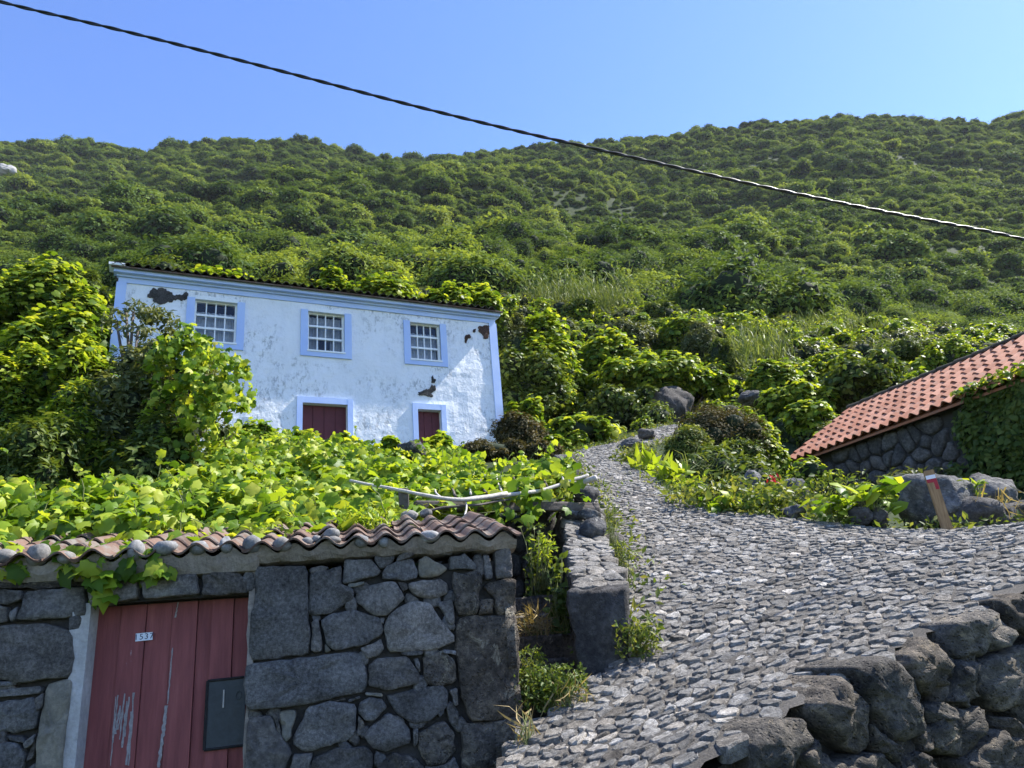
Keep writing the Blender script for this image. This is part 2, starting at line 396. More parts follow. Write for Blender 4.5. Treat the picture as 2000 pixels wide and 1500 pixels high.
# leaf outlines in (across, along, lift)
def T(v, f): return np.array(v, float), np.array(f, int)
GRAPE = T([(0, 0, 0), (.30, -.12, -.03), (.52, .12, -.07), (.45, .33, .02), (.50, .58, -.13), (.27, .70, .0), (0, .98, -.2), (-.27, .70, .0), (-.50, .58, -.13), (-.45, .33, .02), (-.52, .12, -.1), (-.30, -.12, -.03), (0, .38, .05)],
          [(12, 0, 1), (12, 1, 2), (12, 2, 3), (12, 3, 4), (12, 4, 5), (12, 5, 6), (12, 6, 7), (12, 7, 8), (12, 8, 9), (12, 9, 10), (12, 10, 11), (12, 11, 0)])
HEART = T([(0, 0, 0), (.38, .1, -.05), (.40, .5, -.07), (0, 1, -.12), (-.40, .5, -.07), (-.38, .1, -.05), (0, .45, .05)], [(6, 0, 1), (6, 1, 2), (6, 2, 3), (6, 3, 4), (6, 4, 5), (6, 5, 0)])
OVAL = T([(0, 0, 0), (.2, .45, .05), (0, 1, -.08), (-.2, .45, .05)], [(0, 1, 2), (0, 2, 3)])
BROAD = T([(0, 0, 0), (.34, .42, .08), (0, 1, -.1), (-.34, .42, .08)], [(0, 1, 2), (0, 2, 3)])
BLADE = T([(-.03, 0, 0), (.03, 0, 0), (-.025, .55, .02), (.025, .55, .02), (0, 1, -.18)], [(0, 1, 3), (0, 3, 2), (2, 3, 4)])
def leaves(pos, nrm, size, tmpl, g=None, roll=None, droop=None):
    """mesh arrays for many leaves: pos, facing normal, size; along-axis random in the leaf plane (or hanging down)"""
    g = g or rng; TV, TF = tmpl; n = len(pos); nrm = nrm / (np.linalg.norm(nrm, axis=1, keepdims=True) + 1e-9)
    d = rand_unit(n, g)
    if droop is not None: d = d * (1 - droop) + np.array([0, 0, -1.0]) * droop
    if roll is not None: d = roll
    y = d - nrm * (d * nrm).sum(1, keepdims=True); y /= np.linalg.norm(y, axis=1, keepdims=True) + 1e-9
    x = np.cross(y, nrm); size = np.broadcast_to(size, (n,))[:, None, None]
    V = pos[:, None, :] + size * (x[:, None, :] * TV[None, :, 0:1] + y[:, None, :] * TV[None, :, 1:2] + nrm[:, None, :] * TV[None, :, 2:3])
    Fc = TF[None] + (np.arange(n) * len(TV))[:, None, None]
    r = g.uniform(0, 1, n); return V.reshape(-1, 3), Fc.reshape(-1, TF.shape[1]), np.repeat(r, len(TV)), r
_ico = {}
def ico(sub):
    if sub not in _ico:
        import bmesh
        bm = bmesh.new(); bmesh.ops.create_icosphere(bm, subdivisions=sub, radius=1)
        _ico[sub] = (np.array([v.co[:] for v in bm.verts]), np.array([[v.index for v in f.verts] for f in bm.faces])); bm.free()
    return _ico[sub]
def blob_crown(g, c, rx, ry, rz, nsub, sub_r, nleaf, size, tmpl, up=.5, core=.7, low=-.25, shell=(.72, 1.12), droop=None):
    """leaf cloud on a clump of sub-blobs inside an ellipsoid; returns V, F (tri), rnd, midx (0 leaf, 1 dark core standing for inner shade)"""
    c = np.asarray(c, float); R = np.array([rx, ry, rz])
    dirs = rand_unit(nsub, g); dirs[:, 2] = np.where(dirs[:, 2] < low, -dirs[:, 2] * .6, dirs[:, 2])
    cen = c + dirs * R * g.uniform(.45, .8, (nsub, 1)); rad = sub_r * g.uniform(.45, 1.3, nsub)
    rr = rad[:, None] * (R / R.max())[None, :] ** .5
    pick = g.choice(nsub, nleaf, p=rad ** 2 / (rad ** 2).sum())
    d = rand_unit(nleaf, g); d[:, 2] = np.where((d[:, 2] < -.8), -d[:, 2], d[:, 2])
    p = cen[pick] + d * rr[pick] * (g.uniform(*shell, (nleaf, 1)) + .55 * g.uniform(0, 1, (nleaf, 1)) ** 7)
    nrm = d * .7 + np.array([0, 0, up]) + rand_unit(nleaf, g) * .55
    V, Fc, r, _ = leaves(p, nrm, size * g.uniform(.6, 1.25, nleaf), tmpl, g, droop=droop)
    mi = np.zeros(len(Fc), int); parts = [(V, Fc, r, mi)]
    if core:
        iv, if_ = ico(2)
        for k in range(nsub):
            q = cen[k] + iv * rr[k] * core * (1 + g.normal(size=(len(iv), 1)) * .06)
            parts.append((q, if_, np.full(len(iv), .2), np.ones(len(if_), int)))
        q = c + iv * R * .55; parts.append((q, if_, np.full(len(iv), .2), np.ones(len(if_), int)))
    Vs, Fs, Rs, Ms, b = [], [], [], [], 0
    for v, f, r_, m in parts:
        Vs.append(v); Fs.append(f + b); Rs.append(r_); Ms.append(m); b += len(v)
    return np.vstack(Vs), np.vstack(Fs), np.concatenate(Rs), np.concatenate(Ms)

# ------------------------------------------------------------------ ground sheet
def graded(lo, hi, step, far, grow=1.14, cap0=5.0):
    a = list(np.arange(lo, hi + 1e-6, step)); s = step
    while a[-1] < far: s = min(s * grow, 5.0 if a[-1] < 400 else 40); a.append(a[-1] + s)
    s = step
    while a[0] > -far: s = min(s * grow, cap0 if a[0] > -340 else 40); a.insert(0, a[0] - s)
    return np.array(a)
PATH = np.array([(-.34, 2.9), (-.2, 4.1), (-.12, 4.4), (.3, 4.78), (.6, 5.1), (.72, 5.6), (.9, 7), (1.05, 8.5), (1.05, 10), (.95, 12.5), (.98, 14.8), (1.3, 16.2), (2.2, 18), (3.6, 19.6), (5, 20.6), (5.6, 19.8),
                 (4.3, 18.6), (3.1, 17.3), (2.45, 16.2), (2.2, 14.5), (2.12, 12.5), (2.0, 11.0), (2.0, 9.7), (2.35, 8.7), (2.8, 7.95), (3.4, 7.35), (4.2, 7.1), (5.2, 7.35), (7.6, 7.9), (7.8, 6.7), tuple(RIM1), tuple(RIM0), (.2, 2.7)])
S0, S1 = np.array([-2.84, 4.02, 0]), np.array([-.08, 4.62, 0])
SD = unit(S1 - S0); SN = np.array([SD[1], -SD[0], 0]); ZZ = np.array([0, 0, 1.0])
gx = graded(-10.5, 10.5, .3, 620); gy = graded(-2, 26, .3, 620, cap0=40)
X, Y = np.meshgrid(gx, gy); Zg = h_ground(X, Y)
inp = in_poly(X, Y, PATH); Zg = np.where(inp, Zg - .14, Zg - .02)
u_s = (X - S1[0]) * SD[0] + (Y - S1[1]) * SD[1]; d_s = -((X - S1[0]) * SN[0] + (Y - S1[1]) * SN[1])
Zg = np.where((u_s < .0) & (u_s > -5) & (d_s > .2) & (d_s < 1.55), np.minimum(Zg, .3), Zg)       # inside the shed
Zg = np.where((u_s >= -.1) & (X < .62) & (Y > 4.9) & (Y < 7.35), np.minimum(Zg, 1.0), Zg)         # stair well
Zg = np.where((X < -.25) & (X > -9) & (Y > 1.5) & (Y < 5.0) & (d_s < .35), Zg - .45 * np.clip((-X - .1) / .3, 0, 1), Zg)
nx, ny = len(gx), len(gy); idx = np.arange(nx * ny).reshape(ny, nx)
quads = np.stack([idx[:-1, :-1], idx[:-1, 1:], idx[1:, 1:], idx[1:, :-1]], -1).reshape(-1, 4)
ground = obj('ground', make_mesh('ground', np.stack([X, Y, Zg], -1).reshape(-1, 3), quads, M['ground'], smooth=True)); tag(ground, 'weedy soil of the slope below the wooded mountain', 'ground', kind='structure')

# ------------------------------------------------------------------ cobbled path
px = np.arange(-2, 8.2, .11); py = np.arange(2, 21, .11); PX, PY = np.meshgrid(px, py)
PZ = h_up(PX, PY) + np.array([[.006 * fnoise((a, b, 0), 3, 2) for a in px] for b in py])
_d = (PX - RIM0[0]) * RN[0] + (PY - RIM0[1]) * RN[1] + .03; _o = (_d > 0) & (_d < .25) & (PX > .1)
PX = np.where(_o, PX - RN[0] * _d, PX); PY = np.where(_o, PY - RN[1] * _d, PY); PZ = np.where(_o, h_up(PX, PY) - .01, PZ)
ii = np.arange(PX.size).reshape(PX.shape)
q = np.stack([ii[:-1, :-1], ii[:-1, 1:], ii[1:, 1:], ii[1:, :-1]], -1).reshape(-1, 4)
cxm, cym = (a.ravel() for a in np.meshgrid(px[:-1] + .055, py[:-1] + .055))
path = obj('cobbled_path', make_mesh('cobbled_path', np.stack([PX, PY, PZ], -1).reshape(-1, 3), q[in_poly(cxm, cym, PATH)], M['path_mortar'], smooth=True))
tag(path, 'steep grey cobbled path climbing past the white house', 'path', kind='structure')

def cobble_vf(P2, zc, h, g):
    n = 10; P = round_poly(P2, n, .27); c = P.mean(0); d = (P - c) * g.uniform(.88, 1.08, (n, 1))
    tl = g.normal(0, .06, 2) + np.array([0, -.05])
    V = []
    for s, z in ((1.0, -.045), (1.0, .5 * h), (.9, h)):
        for qq in d:
            p = c + qq * s; V.append((p[0], p[1], float(zc(p[0], p[1])) + z + (0 if z < 0 else qq[0] * s * tl[0] + qq[1] * s * tl[1]) + (g.normal(0, .0035) if z > 0 else 0)))
    V.append((c[0], c[1], float(zc(c[0], c[1])) + h * 1.04))
    Fc = []
    for k in range(2):
        for j in range(n): Fc.append((k * n + j, k * n + (j + 1) % n, (k + 1) * n + (j + 1) % n, (k + 1) * n + j))
    for j in range(n): Fc.append((2 * n + j, 2 * n + (j + 1) % n, 3 * n))
    return V, Fc
g = np.random.default_rng(21); pts = []
sx, sy = .108, .08
for r_i, yv in enumerate(np.arange(2.3, 20.7, sy)):
    for xv in np.arange(-1.6, 7.8, sx):
        pts.append((xv + (r_i % 2) * sx / 2 + g.normal(0, .03), yv + g.normal(0, .022)))
pts = np.array(pts); PB = PATH
inside = in_poly(pts[:, 0], pts[:, 1], PB) & (((pts - RIM0) @ RN < -.1 + .06 * np.sin(pts[:, 0] * 9)) | (pts[:, 0] < .1))
pp = proj(np.column_stack([pts, h_up(pts[:, 0], pts[:, 1])]))
vis = (pp[:, 0] > -150) & (pp[:, 0] < 2300) & (pp[:, 1] < 1800)
pts = pts[inside & vis]; zt = h_up(pts[:, 0], pts[:, 1])
def zlin(i):
    x0, y0 = pts[i]; e = .05
    zx = (h_up(x0 + e, y0) - h_up(x0 - e, y0)) / (2 * e); zy = (h_up(x0, y0 + e) - h_up(x0, y0 - e)) / (2 * e)
    z0 = zt[i]; return lambda a, b: z0 + (a - x0) * zx + (b - y0) * zy
dist = np.hypot(pts[:, 0], pts[:, 1]); pr = proj(np.column_stack([pts, zt]))
fr = (pr[:, 0] > 990) & (pr[:, 0] < 2000) & (pr[:, 1] < 1500) & (pr[:, 1] > 900)
hero = set(np.argsort(np.where(fr, dist, 1e3))[:300].tolist())
restV, restF, restR = [], [], []
for i in range(len(pts)):
    Dd = ((pts - pts[i]) ** 2).sum(1); nb = np.argpartition(Dd, 13)[:13]
    P = [pts[i] + np.array(o) * .078 for o in ((-1, -1), (1, -1), (1, 1), (-1, 1))]
    for j in nb:
        if j == i: continue
        nn = pts[j] - pts[i]; P = clip_poly(P, nn, (pts[i] + pts[j]) @ nn / 2)
        if len(P) < 3: break
    if len(P) < 3: continue
    P = np.array(P); c = P.mean(0); m = np.linalg.norm(P - c, axis=1).mean()
    if m < .02: continue
    P = c + (P - c) * (1 - g.uniform(.002, .008) / m) * g.uniform(.92, 1.04)
    hgt = g.uniform(.004, .017)
    Vc, Fc = cobble_vf(P, zlin(i), hgt, g); rv = float(np.clip(g.normal(.5, .24), 0, 1))
    if i in hero:
        piece('cobble', Vc, Fc, M['cobble'], path, rv)
    else:
        b = len(restV); restV += Vc; restF += [tuple(v + b for v in f) for f in Fc]; restR += [rv] * len(Vc)
rc = obj('cobbles', make_mesh('cobbles', restV, restF, M['cobble'], restR), path); rc['kind'] = 'stuff'

# ------------------------------------------------------------------ retaining wall along the ramp's outer edge
RN3, RD3 = np.array([RN[0], RN[1], 0]), np.array([RD[0], RD[1], 0]); RO = np.array([RIM0[0], RIM0[1], 0])
rw = empty('retaining_wall', (2.6, 4.2, .0), 'dark dry stone retaining wall of rounded lava boulders below the cobbled ramp', 'wall')
def Rz(zx, zy): return (1300 + zx / 2.857, 1000 + zy / 2.857)
RIMP = [[(470, 1340), (560, 1230), (700, 1165), (800, 1190), (825, 1300), (760, 1420), (690, 1500), (500, 1500)],
 [(835, 1110), (1000, 950), (1080, 1000), (1135, 1180), (1130, 1335), (1040, 1372), (960, 1280), (870, 1190)],
 [(1055, 890), (1250, 840), (1350, 930), (1435, 1100), (1430, 1225), (1370, 1312), (1290, 1295), (1180, 1150), (1110, 980)],
 [(1310, 870), (1480, 700), (1605, 850), (1600, 985), (1480, 1035), (1420, 1010)],
 [(1585, 640), (1830, 545), (1930, 680), (1920, 755), (1760, 832), (1640, 822)],
 [(1880, 515), (1980, 465), (2040, 480), (2090, 680), (1940, 695)],
 [(1740, 842), (1990, 742), (2100, 800), (2100, 1062), (1860, 1102), (1770, 1000)],
 [(1610, 1005), (1645, 842), (1725, 850), (1765, 1020), (1720, 1078), (1590, 1062)],
 [(1455, 1100), (1530, 1040), (1590, 1112), (1580, 1152), (1480, 1192)],
 [(1480, 1220), (1560, 1112), (1740, 1092), (1770, 1200), (1750, 1292), (1610, 1362), (1470, 1322)],
 [(1600, 1405), (1730, 1320), (1830, 1200), (2000, 1292), (2100, 1420), (2050, 1560), (1700, 1540)],
 [(1832, 1128), (1960, 1150), (2060, 1240), (1990, 1288), (1840, 1192)],
 [(765, 1350), (850, 1275), (932, 1350), (930, 1440), (760, 1470)],
 [(930, 1402), (1200, 1342), (1290, 1430), (1290, 1520), (930, 1520)],
 [(1142, 1172), (1220, 1232), (1302, 1322), (1290, 1402), (1180, 1322)],
 [(1310, 1352), (1450, 1332), (1492, 1440), (1470, 1540), (1320, 1500)],
 [(1408, 1252), (1480, 1202), (1468, 1322), (1420, 1342)],
 [(2010, 745), (2100, 700), (2200, 760), (2190, 980), (2110, 1040)], [(2080, 470), (2260, 400), (2330, 560), (2210, 690), (2100, 660)]]
traced2 = []
for k, poly in enumerate(RIMP):
    P2 = []
    for zx, zy in poly:
        p = at_plane(*Rz(zx, zy), RO + RN3 * .03, RN3); P2.append(((p - RO) @ RD3, p[2] + (.015 if k in (0, 1, 2, 3, 4, 5, 18) else 0)))
    P2 = np.array(P2); P2 = P2.mean(0) + (P2 - P2.mean(0)) * 1.035; traced2.append(P2)
    size = np.sqrt(np.ptp(P2[:, 0]) * np.ptp(P2[:, 1]))
    top = k in (0, 1, 2, 3, 4, 5, 18)
    Vs, Fs = stone_vf(P2, RO + RN3 * .0, RD3, ZZ, RN3, front=.045 + .07 * size, back=.34 if top else .2, corner=.09, n=40, rough=.03)
    piece('stone', Vs, orient(Vs, Fs, RN3), M['rim_stone'], rw, float(rng.uniform(.25, .8)), True)
# smaller stones filling the joints, set back
g = np.random.default_rng(5); cp = []
for zv in np.arange(-.15, 2.0, .15):
    for s_ in np.arange(-.1, 5.4, .19): cp.append((s_ + g.normal(0, .045), zv + g.normal(0, .035)))
cp = np.array(cp); cells = voronoi(cp, .22)
bm_parts = []
for i, P in enumerate(cells):
    if len(P) < 3: continue
    c = P.mean(0); xy = RIM0 + RD * c[0]
    if c[1] > float(h_up(xy[0], xy[1])) - .13 or c[1] < float(h_low(xy[0], xy[1])) - .1: continue
    if any(in_poly(c[0], c[1], t) for t in traced2): continue
    P = c + (P - c) * .9; beyond = c[0] > 3.1 or c[0] < .2
    Vs, Fs = stone_vf(P, RO + RN3 * (.0 if beyond else -.06), RD3, ZZ, RN3, .07, .15, .2, 14, .015)
    piece('stone', Vs, orient(Vs, Fs, RN3), M['rim_stone'], rw, float(g.uniform(.1, .75)), True)
# rough coping stones beyond the traced ones
Vb, Fb = [], []
ss = np.arange(-.05, 5.5, .1)
for s_ in ss:
    xy = RIM0 + RD * s_; zt_ = float(h_up(xy[0], xy[1])) - .07
    for dd, zz in ((-.1, -.2), (-.1, zt_), (-.32, zt_), (-.32, -.2)): Vb.append((xy[0] + RN[0] * dd, xy[1] + RN[1] * dd, zz))
for i in range(len(ss) - 1):
    for j in range(4): Fb.append((i * 4 + j, i * 4 + (j + 1) % 4, (i + 1) * 4 + (j + 1) % 4, (i + 1) * 4 + j))
piece('wall_core', Vb, Fb, M['joint'], rw)

# ------------------------------------------------------------------ stone shed
shed = empty('stone_shed', (S0 + S1) / 2 + ZZ * .3, 'low stone shed with faded red plank door and barrel tile roof under vines', 'shed')
SO = S1.copy()
def s_uv(x, y, off=0.0):
    p = at_plane(x, y, SO + SN * off, SN); return np.array([(p - SO) @ SD, p[2]])
def Za(zx, zy): return (zx / 2.857, 1000 + zy / 2.857)
def Zb(zx, zy): return (450 + zx / 2.857, 1000 + zy / 2.857)
SH = [  # right of the door: outline, look (g grey, b brown quoin, p pale, l light)
 ('g', [(140, 312), (425, 307), (440, 790), (105, 830), (115, 600), (148, 450)]), ('g', [(440, 347), (560, 322), (620, 302), (620, 400), (685, 432), (680, 490), (580, 560), (440, 575)]),
 ('g', [(437, 312), (550, 302), (545, 328), (442, 343)]), ('g', [(635, 267), (790, 267), (840, 332), (832, 352), (650, 403), (624, 398)]), ('g', [(800, 242), (920, 242), (900, 288), (842, 318), (802, 280)]),
 ('g', [(862, 302), (1010, 258), (1048, 340), (1036, 372), (960, 382), (848, 374)]), ('p', [(1048, 265), (1090, 247), (1213, 315), (1180, 345), (1110, 369), (1057, 364)]),
 ('g', [(1225, 252), (1310, 227), (1373, 300), (1369, 323), (1222, 324)]), ('b', [(1240, 337), (1393, 332), (1402, 420), (1385, 480), (1375, 572), (1270, 583), (1246, 460)]),
 ('g', [(1407, 237), (1445, 232), (1463, 369), (1417, 373)]), ('w', [(1472, 222), (1555, 195), (1577, 370), (1482, 375)]), ('b', [(1408, 422), (1442, 382), (1580, 378), (1590, 568), (1482, 572), (1472, 480)]),
 ('b', [(1392, 484), (1463, 492), (1473, 572), (1382, 572)]), ('b', [(1265, 592), (1590, 578), (1610, 760), (1605, 800), (1625, 1130), (1450, 1160), (1330, 1150), (1283, 1000), (1257, 780)]),
 ('b', [(1290, 1182), (1460, 1165), (1625, 1142), (1645, 1290), (1640, 1429), (1300, 1432)]), ('g', [(692, 470), (780, 402), (910, 392), (973, 480), (870, 578), (810, 578), (692, 500)]),
 ('g', [(932, 392), (980, 397), (998, 430), (960, 443)]), ('l', [(992, 397), (1170, 372), (1213, 402), (1213, 450), (1120, 488), (1050, 478), (1002, 432)]),
 ('n', [(512, 610), (560, 572), (680, 547), (828, 592), (853, 650), (838, 690), (740, 743), (570, 773), (532, 730)]), ('l', [(877, 580), (1000, 502), (1120, 507), (1150, 582), (1248, 690), (1243, 720), (1130, 768), (890, 783), (862, 690)]),
 ('g', [(1147, 507), (1240, 487), (1250, 618), (1225, 628)]), ('g', [(452, 622), (490, 592), (518, 740), (508, 783), (452, 783)]), ('g', [(722, 760), (840, 707), (863, 760), (830, 798), (762, 818)]),
 ('n', [(102, 852), (700, 777), (740, 822), (763, 960), (738, 1008), (380, 1078), (102, 1103), (92, 950)]), ('g', [(772, 860), (820, 822), (990, 807), (1058, 920), (1048, 958), (860, 998), (772, 963)]),
 ('g', [(1022, 822), (1045, 817), (1063, 888), (1050, 898)]), ('b', [(1072, 802), (1200, 777), (1258, 860), (1258, 930), (1230, 963), (1100, 963)]), ('l', [(1192, 767), (1263, 772), (1260, 800), (1192, 788)]),
 ('d', [(872, 1030), (1000, 992), (1180, 967), (1213, 1010), (1208, 1080), (1120, 1158), (1020, 1183), (932, 1120)]), ('p', [(742, 1002), (853, 1012), (853, 1033), (747, 1023)]),
 ('n', [(722, 1060), (780, 1037), (850, 1042), (873, 1090), (800, 1163), (752, 1163), (712, 1120)]), ('l', [(432, 1082), (560, 1062), (690, 1077), (703, 1110), (693, 1240), (640, 1278), (430, 1338), (352, 1310), (347, 1270)]),
 ('p', [(267, 1112), (368, 1102), (340, 1258), (310, 1283), (287, 1240)]), ('w', [(102, 1152), (230, 1142), (288, 1250), (343, 1350), (300, 1425), (290, 1520), (80, 1520), (92, 1250)]),
 ('d', [(742, 1240), (880, 1122), (960, 1152), (1003, 1220), (1003, 1290), (860, 1343), (790, 1318)]), ('b', [(1052, 1230), (1120, 1182), (1200, 1167), (1248, 1250), (1248, 1330), (1200, 1398), (1110, 1413), (1047, 1340)]),
 ('d', [(452, 1372), (600, 1322), (750, 1307), (798, 1340), (790, 1420), (700, 1520), (460, 1520)]), ('b', [(812, 1410), (900, 1352), (1000, 1372), (1080, 1422), (1080, 1520), (800, 1520)]),
 ('g', [(1217, 992), (1268, 977), (1268, 1068), (1250, 1078)]), ('g', [(1202, 1082), (1225, 1052), (1273, 1112), (1268, 1188), (1230, 1188)]), ('g', [(352, 1352), (458, 1347), (440, 1429), (400, 1520), (310, 1520)]),
 ('g', [(952, 782), (1080, 777), (1070, 798), (970, 803)]), ('p', [(652, 402), (760, 387), (750, 409), (660, 423)]), ('g', [(1017, 1212), (1048, 1202), (1043, 1300), (1022, 1318)]),
 ('g', [(712, 1132), (748, 1180), (733, 1238), (707, 1243)]), ('b', [(552, 1062), (640, 1034), (648, 1050), (560, 1073)]), ('g', [(657, 1047), (720, 1024), (728, 1040), (662, 1063)]), ('g', [(1092, 1424), (1200, 1412), (1250, 1362), (1285, 1440), (1280, 1520), (1090, 1520)]),
 ('g', [(1100, 212), (1245, 200), (1236, 243), (1112, 240)]), ('d', [(940, 245), (1030, 225), (1015, 250), (920, 285)]), ('g', [(240, 1135), (262, 1120), (285, 1245), (270, 1235)]), ('l', [(1128, 490), (1148, 482), (1145, 510), (1130, 520)]),
 ('l', [(836, 592), (862, 590), (858, 625), (840, 625)]), ('p', [(530, 735), (565, 775), (530, 785)]), ('g', [(460, 580), (500, 578), (505, 600), (470, 615)]), ('g', [(1152, 1130), (1192, 1085), (1195, 1120), (1165, 1150)])]
SL = [('g', [(147, 442), (478, 418), (483, 578), (240, 603), (102, 603)]), ('g', [(-40, 432), (130, 442), (125, 488), (60, 518), (-40, 510)]), ('g', [(-40, 517), (58, 527), (58, 613), (-40, 625)]), ('g', [(65, 560), (108, 522), (98, 608), (65, 618)]),
 ('d', [(-60, 645), (240, 622), (400, 662), (413, 720), (408, 918), (240, 933), (120, 948), (-60, 925)]), ('g', [(-40, 932), (108, 952), (100, 963), (-40, 988)]), ('g', [(-40, 1002), (240, 967), (248, 985), (230, 1013), (-40, 1038)]),
 ('g', [(-60, 1072), (190, 1037), (213, 1120), (198, 1208), (100, 1233), (-60, 1225)]), ('p', [(267, 967), (408, 934), (393, 1100), (368, 1250), (345, 1520), (200, 1520), (222, 1200)]), ('g', [(202, 1042), (248, 1004), (233, 1088), (217, 1108)]),
 ('d', [(-60, 1282), (100, 1292), (148, 1350), (110, 1520), (-60, 1520)]), ('g', [(32, 1247), (130, 1252), (148, 1288), (60, 1273)]), ('g', [(137, 1292), (203, 1238), (190, 1288), (152, 1318)]), ('g', [(162, 1322), (208, 1273), (190, 1368), (152, 1388)]),
 ('b', [(-60, 380), (200, 360), (470, 360), (478, 412), (200, 430), (-60, 425)]),
 ('l', [(492, 402), (768, 382), (773, 488), (502, 528)]), ('l', [(787, 382), (1098, 342), (1117, 458), (812, 488)]), ('d', [(1132, 342), (1330, 332), (1383, 400), (1378, 453), (1132, 468)])]
LOOK = {'g': ('shed_stone', .35, .6), 'd': ('shed_stone', .1, .35), 'n': ('shed_stone', .4, .55), 'l': ('shed_stone', .7, .85), 'b': ('shed_stone_brown', .3, .7), 'p': ('pale_stone', .2, .45), 'w': ('wall_stone', .7, .9)}
traced = []
for lst, Zf in ((SH, Zb), (SL, Za)):
    for kx, (k, poly) in enumerate(lst):
        P2 = np.array([s_uv(*Zf(*q)) for q in poly]); P2 = P2.mean(0) + (P2 - P2.mean(0)) * (1.015 if len(poly) < 6 else 1.03); traced.append(P2)
        sz = np.sqrt(np.ptp(P2[:, 0]) * np.ptp(P2[:, 1])); mt, lo, hi = LOOK[k]
        squared = len(poly) <= 6 and sz > .12 or k == 'b' and sz > .2
        nm = 'lintel_stone' if Zf is Za and kx >= len(SL) - 3 else 'stone'
        if nm == 'lintel_stone': squared = True
        Vs, Fs = stone_vf(P2, SO, SD, ZZ, SN, front=.014 + .035 * sz + rng.uniform(0, .014), back=.1, corner=.04 if squared else .07, n=36 if sz > .12 else 18, rough=.012 if k != 'b' else .02, flat=True, tilt=rng.normal(0, .035, 2))
        piece(nm, Vs, orient(Vs, Fs, SN), M[mt], shed, float(rng.uniform(lo, hi)), True)
dl, dr = s_uv(178, 1190)[0], s_uv(487, 1168)[0]; dtop = .5 * (s_uv(178, 1185)[1] + s_uv(487, 1165)[1]); WB = .25
g = np.random.default_rng(11); cp = []
for zv in np.arange(WB, 2.12, .075):
    for u_ in np.arange(-4.6, .05, .095): cp.append((u_ + g.normal(0, .022), zv + g.normal(0, .017)))
cp = np.array(cp); cells = voronoi(cp, .12)
fillV, fillF, fillR = [], [], []
for P in cells:
    if len(P) < 3: continue
    c = P.mean(0)
    if dl - .06 < c[0] < dr + .03 and c[1] < dtop + .05: continue
    if c[0] > -.02 or c[1] > 2.08: continue
    if any(in_poly(c[0], c[1], t) for t in traced): continue
    out = c[1] < .98 or c[0] < -2.95
    P = c + (P - c) * (.88 if not out else .93)
    Vs, Fs = stone_vf(P, SO - SN * (.012 if out else .006), SD, ZZ, SN, .02, .05, .2, 10, .005); Fs = orient(Vs, Fs, SN)
    piece('stone', Vs, Fs, M['shed_stone'], shed, float(g.uniform(.2, .75)), True)
def sbox(u0, u1, z0, z1, d0, d1):
    """box in the shed frame: u along the front, d depth in front of (+) or behind (-) the wall plane"""
    return box_vf(SO + SD * u0 + ZZ * z0 + SN * d0, SD * (u1 - u0), SN * (d1 - d0), ZZ * (z1 - z0))
for nm, a in (('wall_core', (-4.8, dl - .05, WB - .2, 2.1, -.5, -.028)), ('wall_core', (dr + .02, -.03, WB - .2, 2.1, -.5, -.028)), ('wall_core', (dl - .05, dr + .02, dtop + .012, 2.1, -.5, -.028))):
    V_, F_ = sbox(*a); piece(nm, V_, F_, M['joint'], shed)
V_, F_ = sbox(-.4, -.035, WB - .2, 2.1, -1.9, -.502); piece('side_wall', V_, F_, M['joint'], shed)
# stones of the side wall facing the stairs
cp = [(v + g.normal(0, .04), z + g.normal(0, .03)) for z in np.arange(.6, 2.2, .17) for v in np.arange(.3, 1.95, .22)]
for P in voronoi(np.array(cp), .25):
    if len(P) < 3: continue
    c = P.mean(0); P = c + (P - c) * .92
    Vs, Fs = stone_vf(P, SO - SD * .035, -SN, ZZ, SD, .008, .05, .1, 12, .004, flat=True); piece('stone', Vs, orient(Vs, Fs, SD), M['shed_stone_brown'], shed, float(g.uniform(.2, .7)), True)
# plastered door jambs
def jag_strip(u0, u1, z0, z1, d0, d1, name, mat, nz=26, amp=.012, seed=0, uamp=True):
    V, Fc = [], []
    for i in range(nz + 1):
        z = z0 + (z1 - z0) * i / nz; a = amp * fnoise((seed, z * 14, 3), 1, 4) * 2
        for (u, d) in ((u0, d0), (u0 + a * uamp, d1), (u1, d1 - abs(a) * .3), (u1, d0)): V.append(SO + SD * u + ZZ * z + SN * d)
    for i in range(nz):
        for j in range(4): Fc.append((i * 4 + j, i * 4 + (j + 1) % 4, (i + 1) * 4 + (j + 1) % 4, (i + 1) * 4 + j))
    Fc += [(0, 1, 2, 3), tuple(nz * 4 + j for j in (3, 2, 1, 0))]
    return piece(name, V, Fc, mat, shed)
jag_strip(dl - .085, dl + .002, WB, dtop + .02, -.24, .012, 'door_jamb', M['white_mortar'], amp=.02, seed=1)
jag_strip(dr - .002, dr + .03, WB, dtop + .16, -.24, .006, 'door_jamb', M['mortar'], amp=.01, seed=4)
# door of seven planks
def paint_mat():
    s = NT('faded red paint on planks'); n = s.noise(3, 5, .6, s.scaled((9, 9, .8))); f = s.noise(30, 6, .7, s.scaled((6, 6, .5)))
    col = s.ramp(n, [(.3, (.15, .038, .04)), (.6, (.235, .066, .064)), (.8, (.29, .1, .092))])
    col = s.mix(s.ramp(f, [(.62, 0.0), (.75, .55)]), col, (.07, .022, .022))
    wv = s.noise(2.4, 8, .75, s.scaled((7, 7, .9)), dist=.4)
    col = s.mix(s.math('MULTIPLY', s.ramp(wv, [(.66, 0.0), (.68, 1.0)]), s.ramp(s.attr(), [(.5, 0.0), (.55, 1.0)])), col, (.34, .31, .31))
    s.bsdf(col, .62, s.bump(s.math('ADD', f, wv), .5, .006), spec=.3); return s.m
M['red_paint'] = paint_mat(); M['bare_wood'] = plain_mat('bare grey wood', (.27, .25, .25), .85, .35, 60, .6)
door = piece('door', *sbox(dl, dr, WB, dtop + .01, -.165, -.145), M['old_wood'], shed)
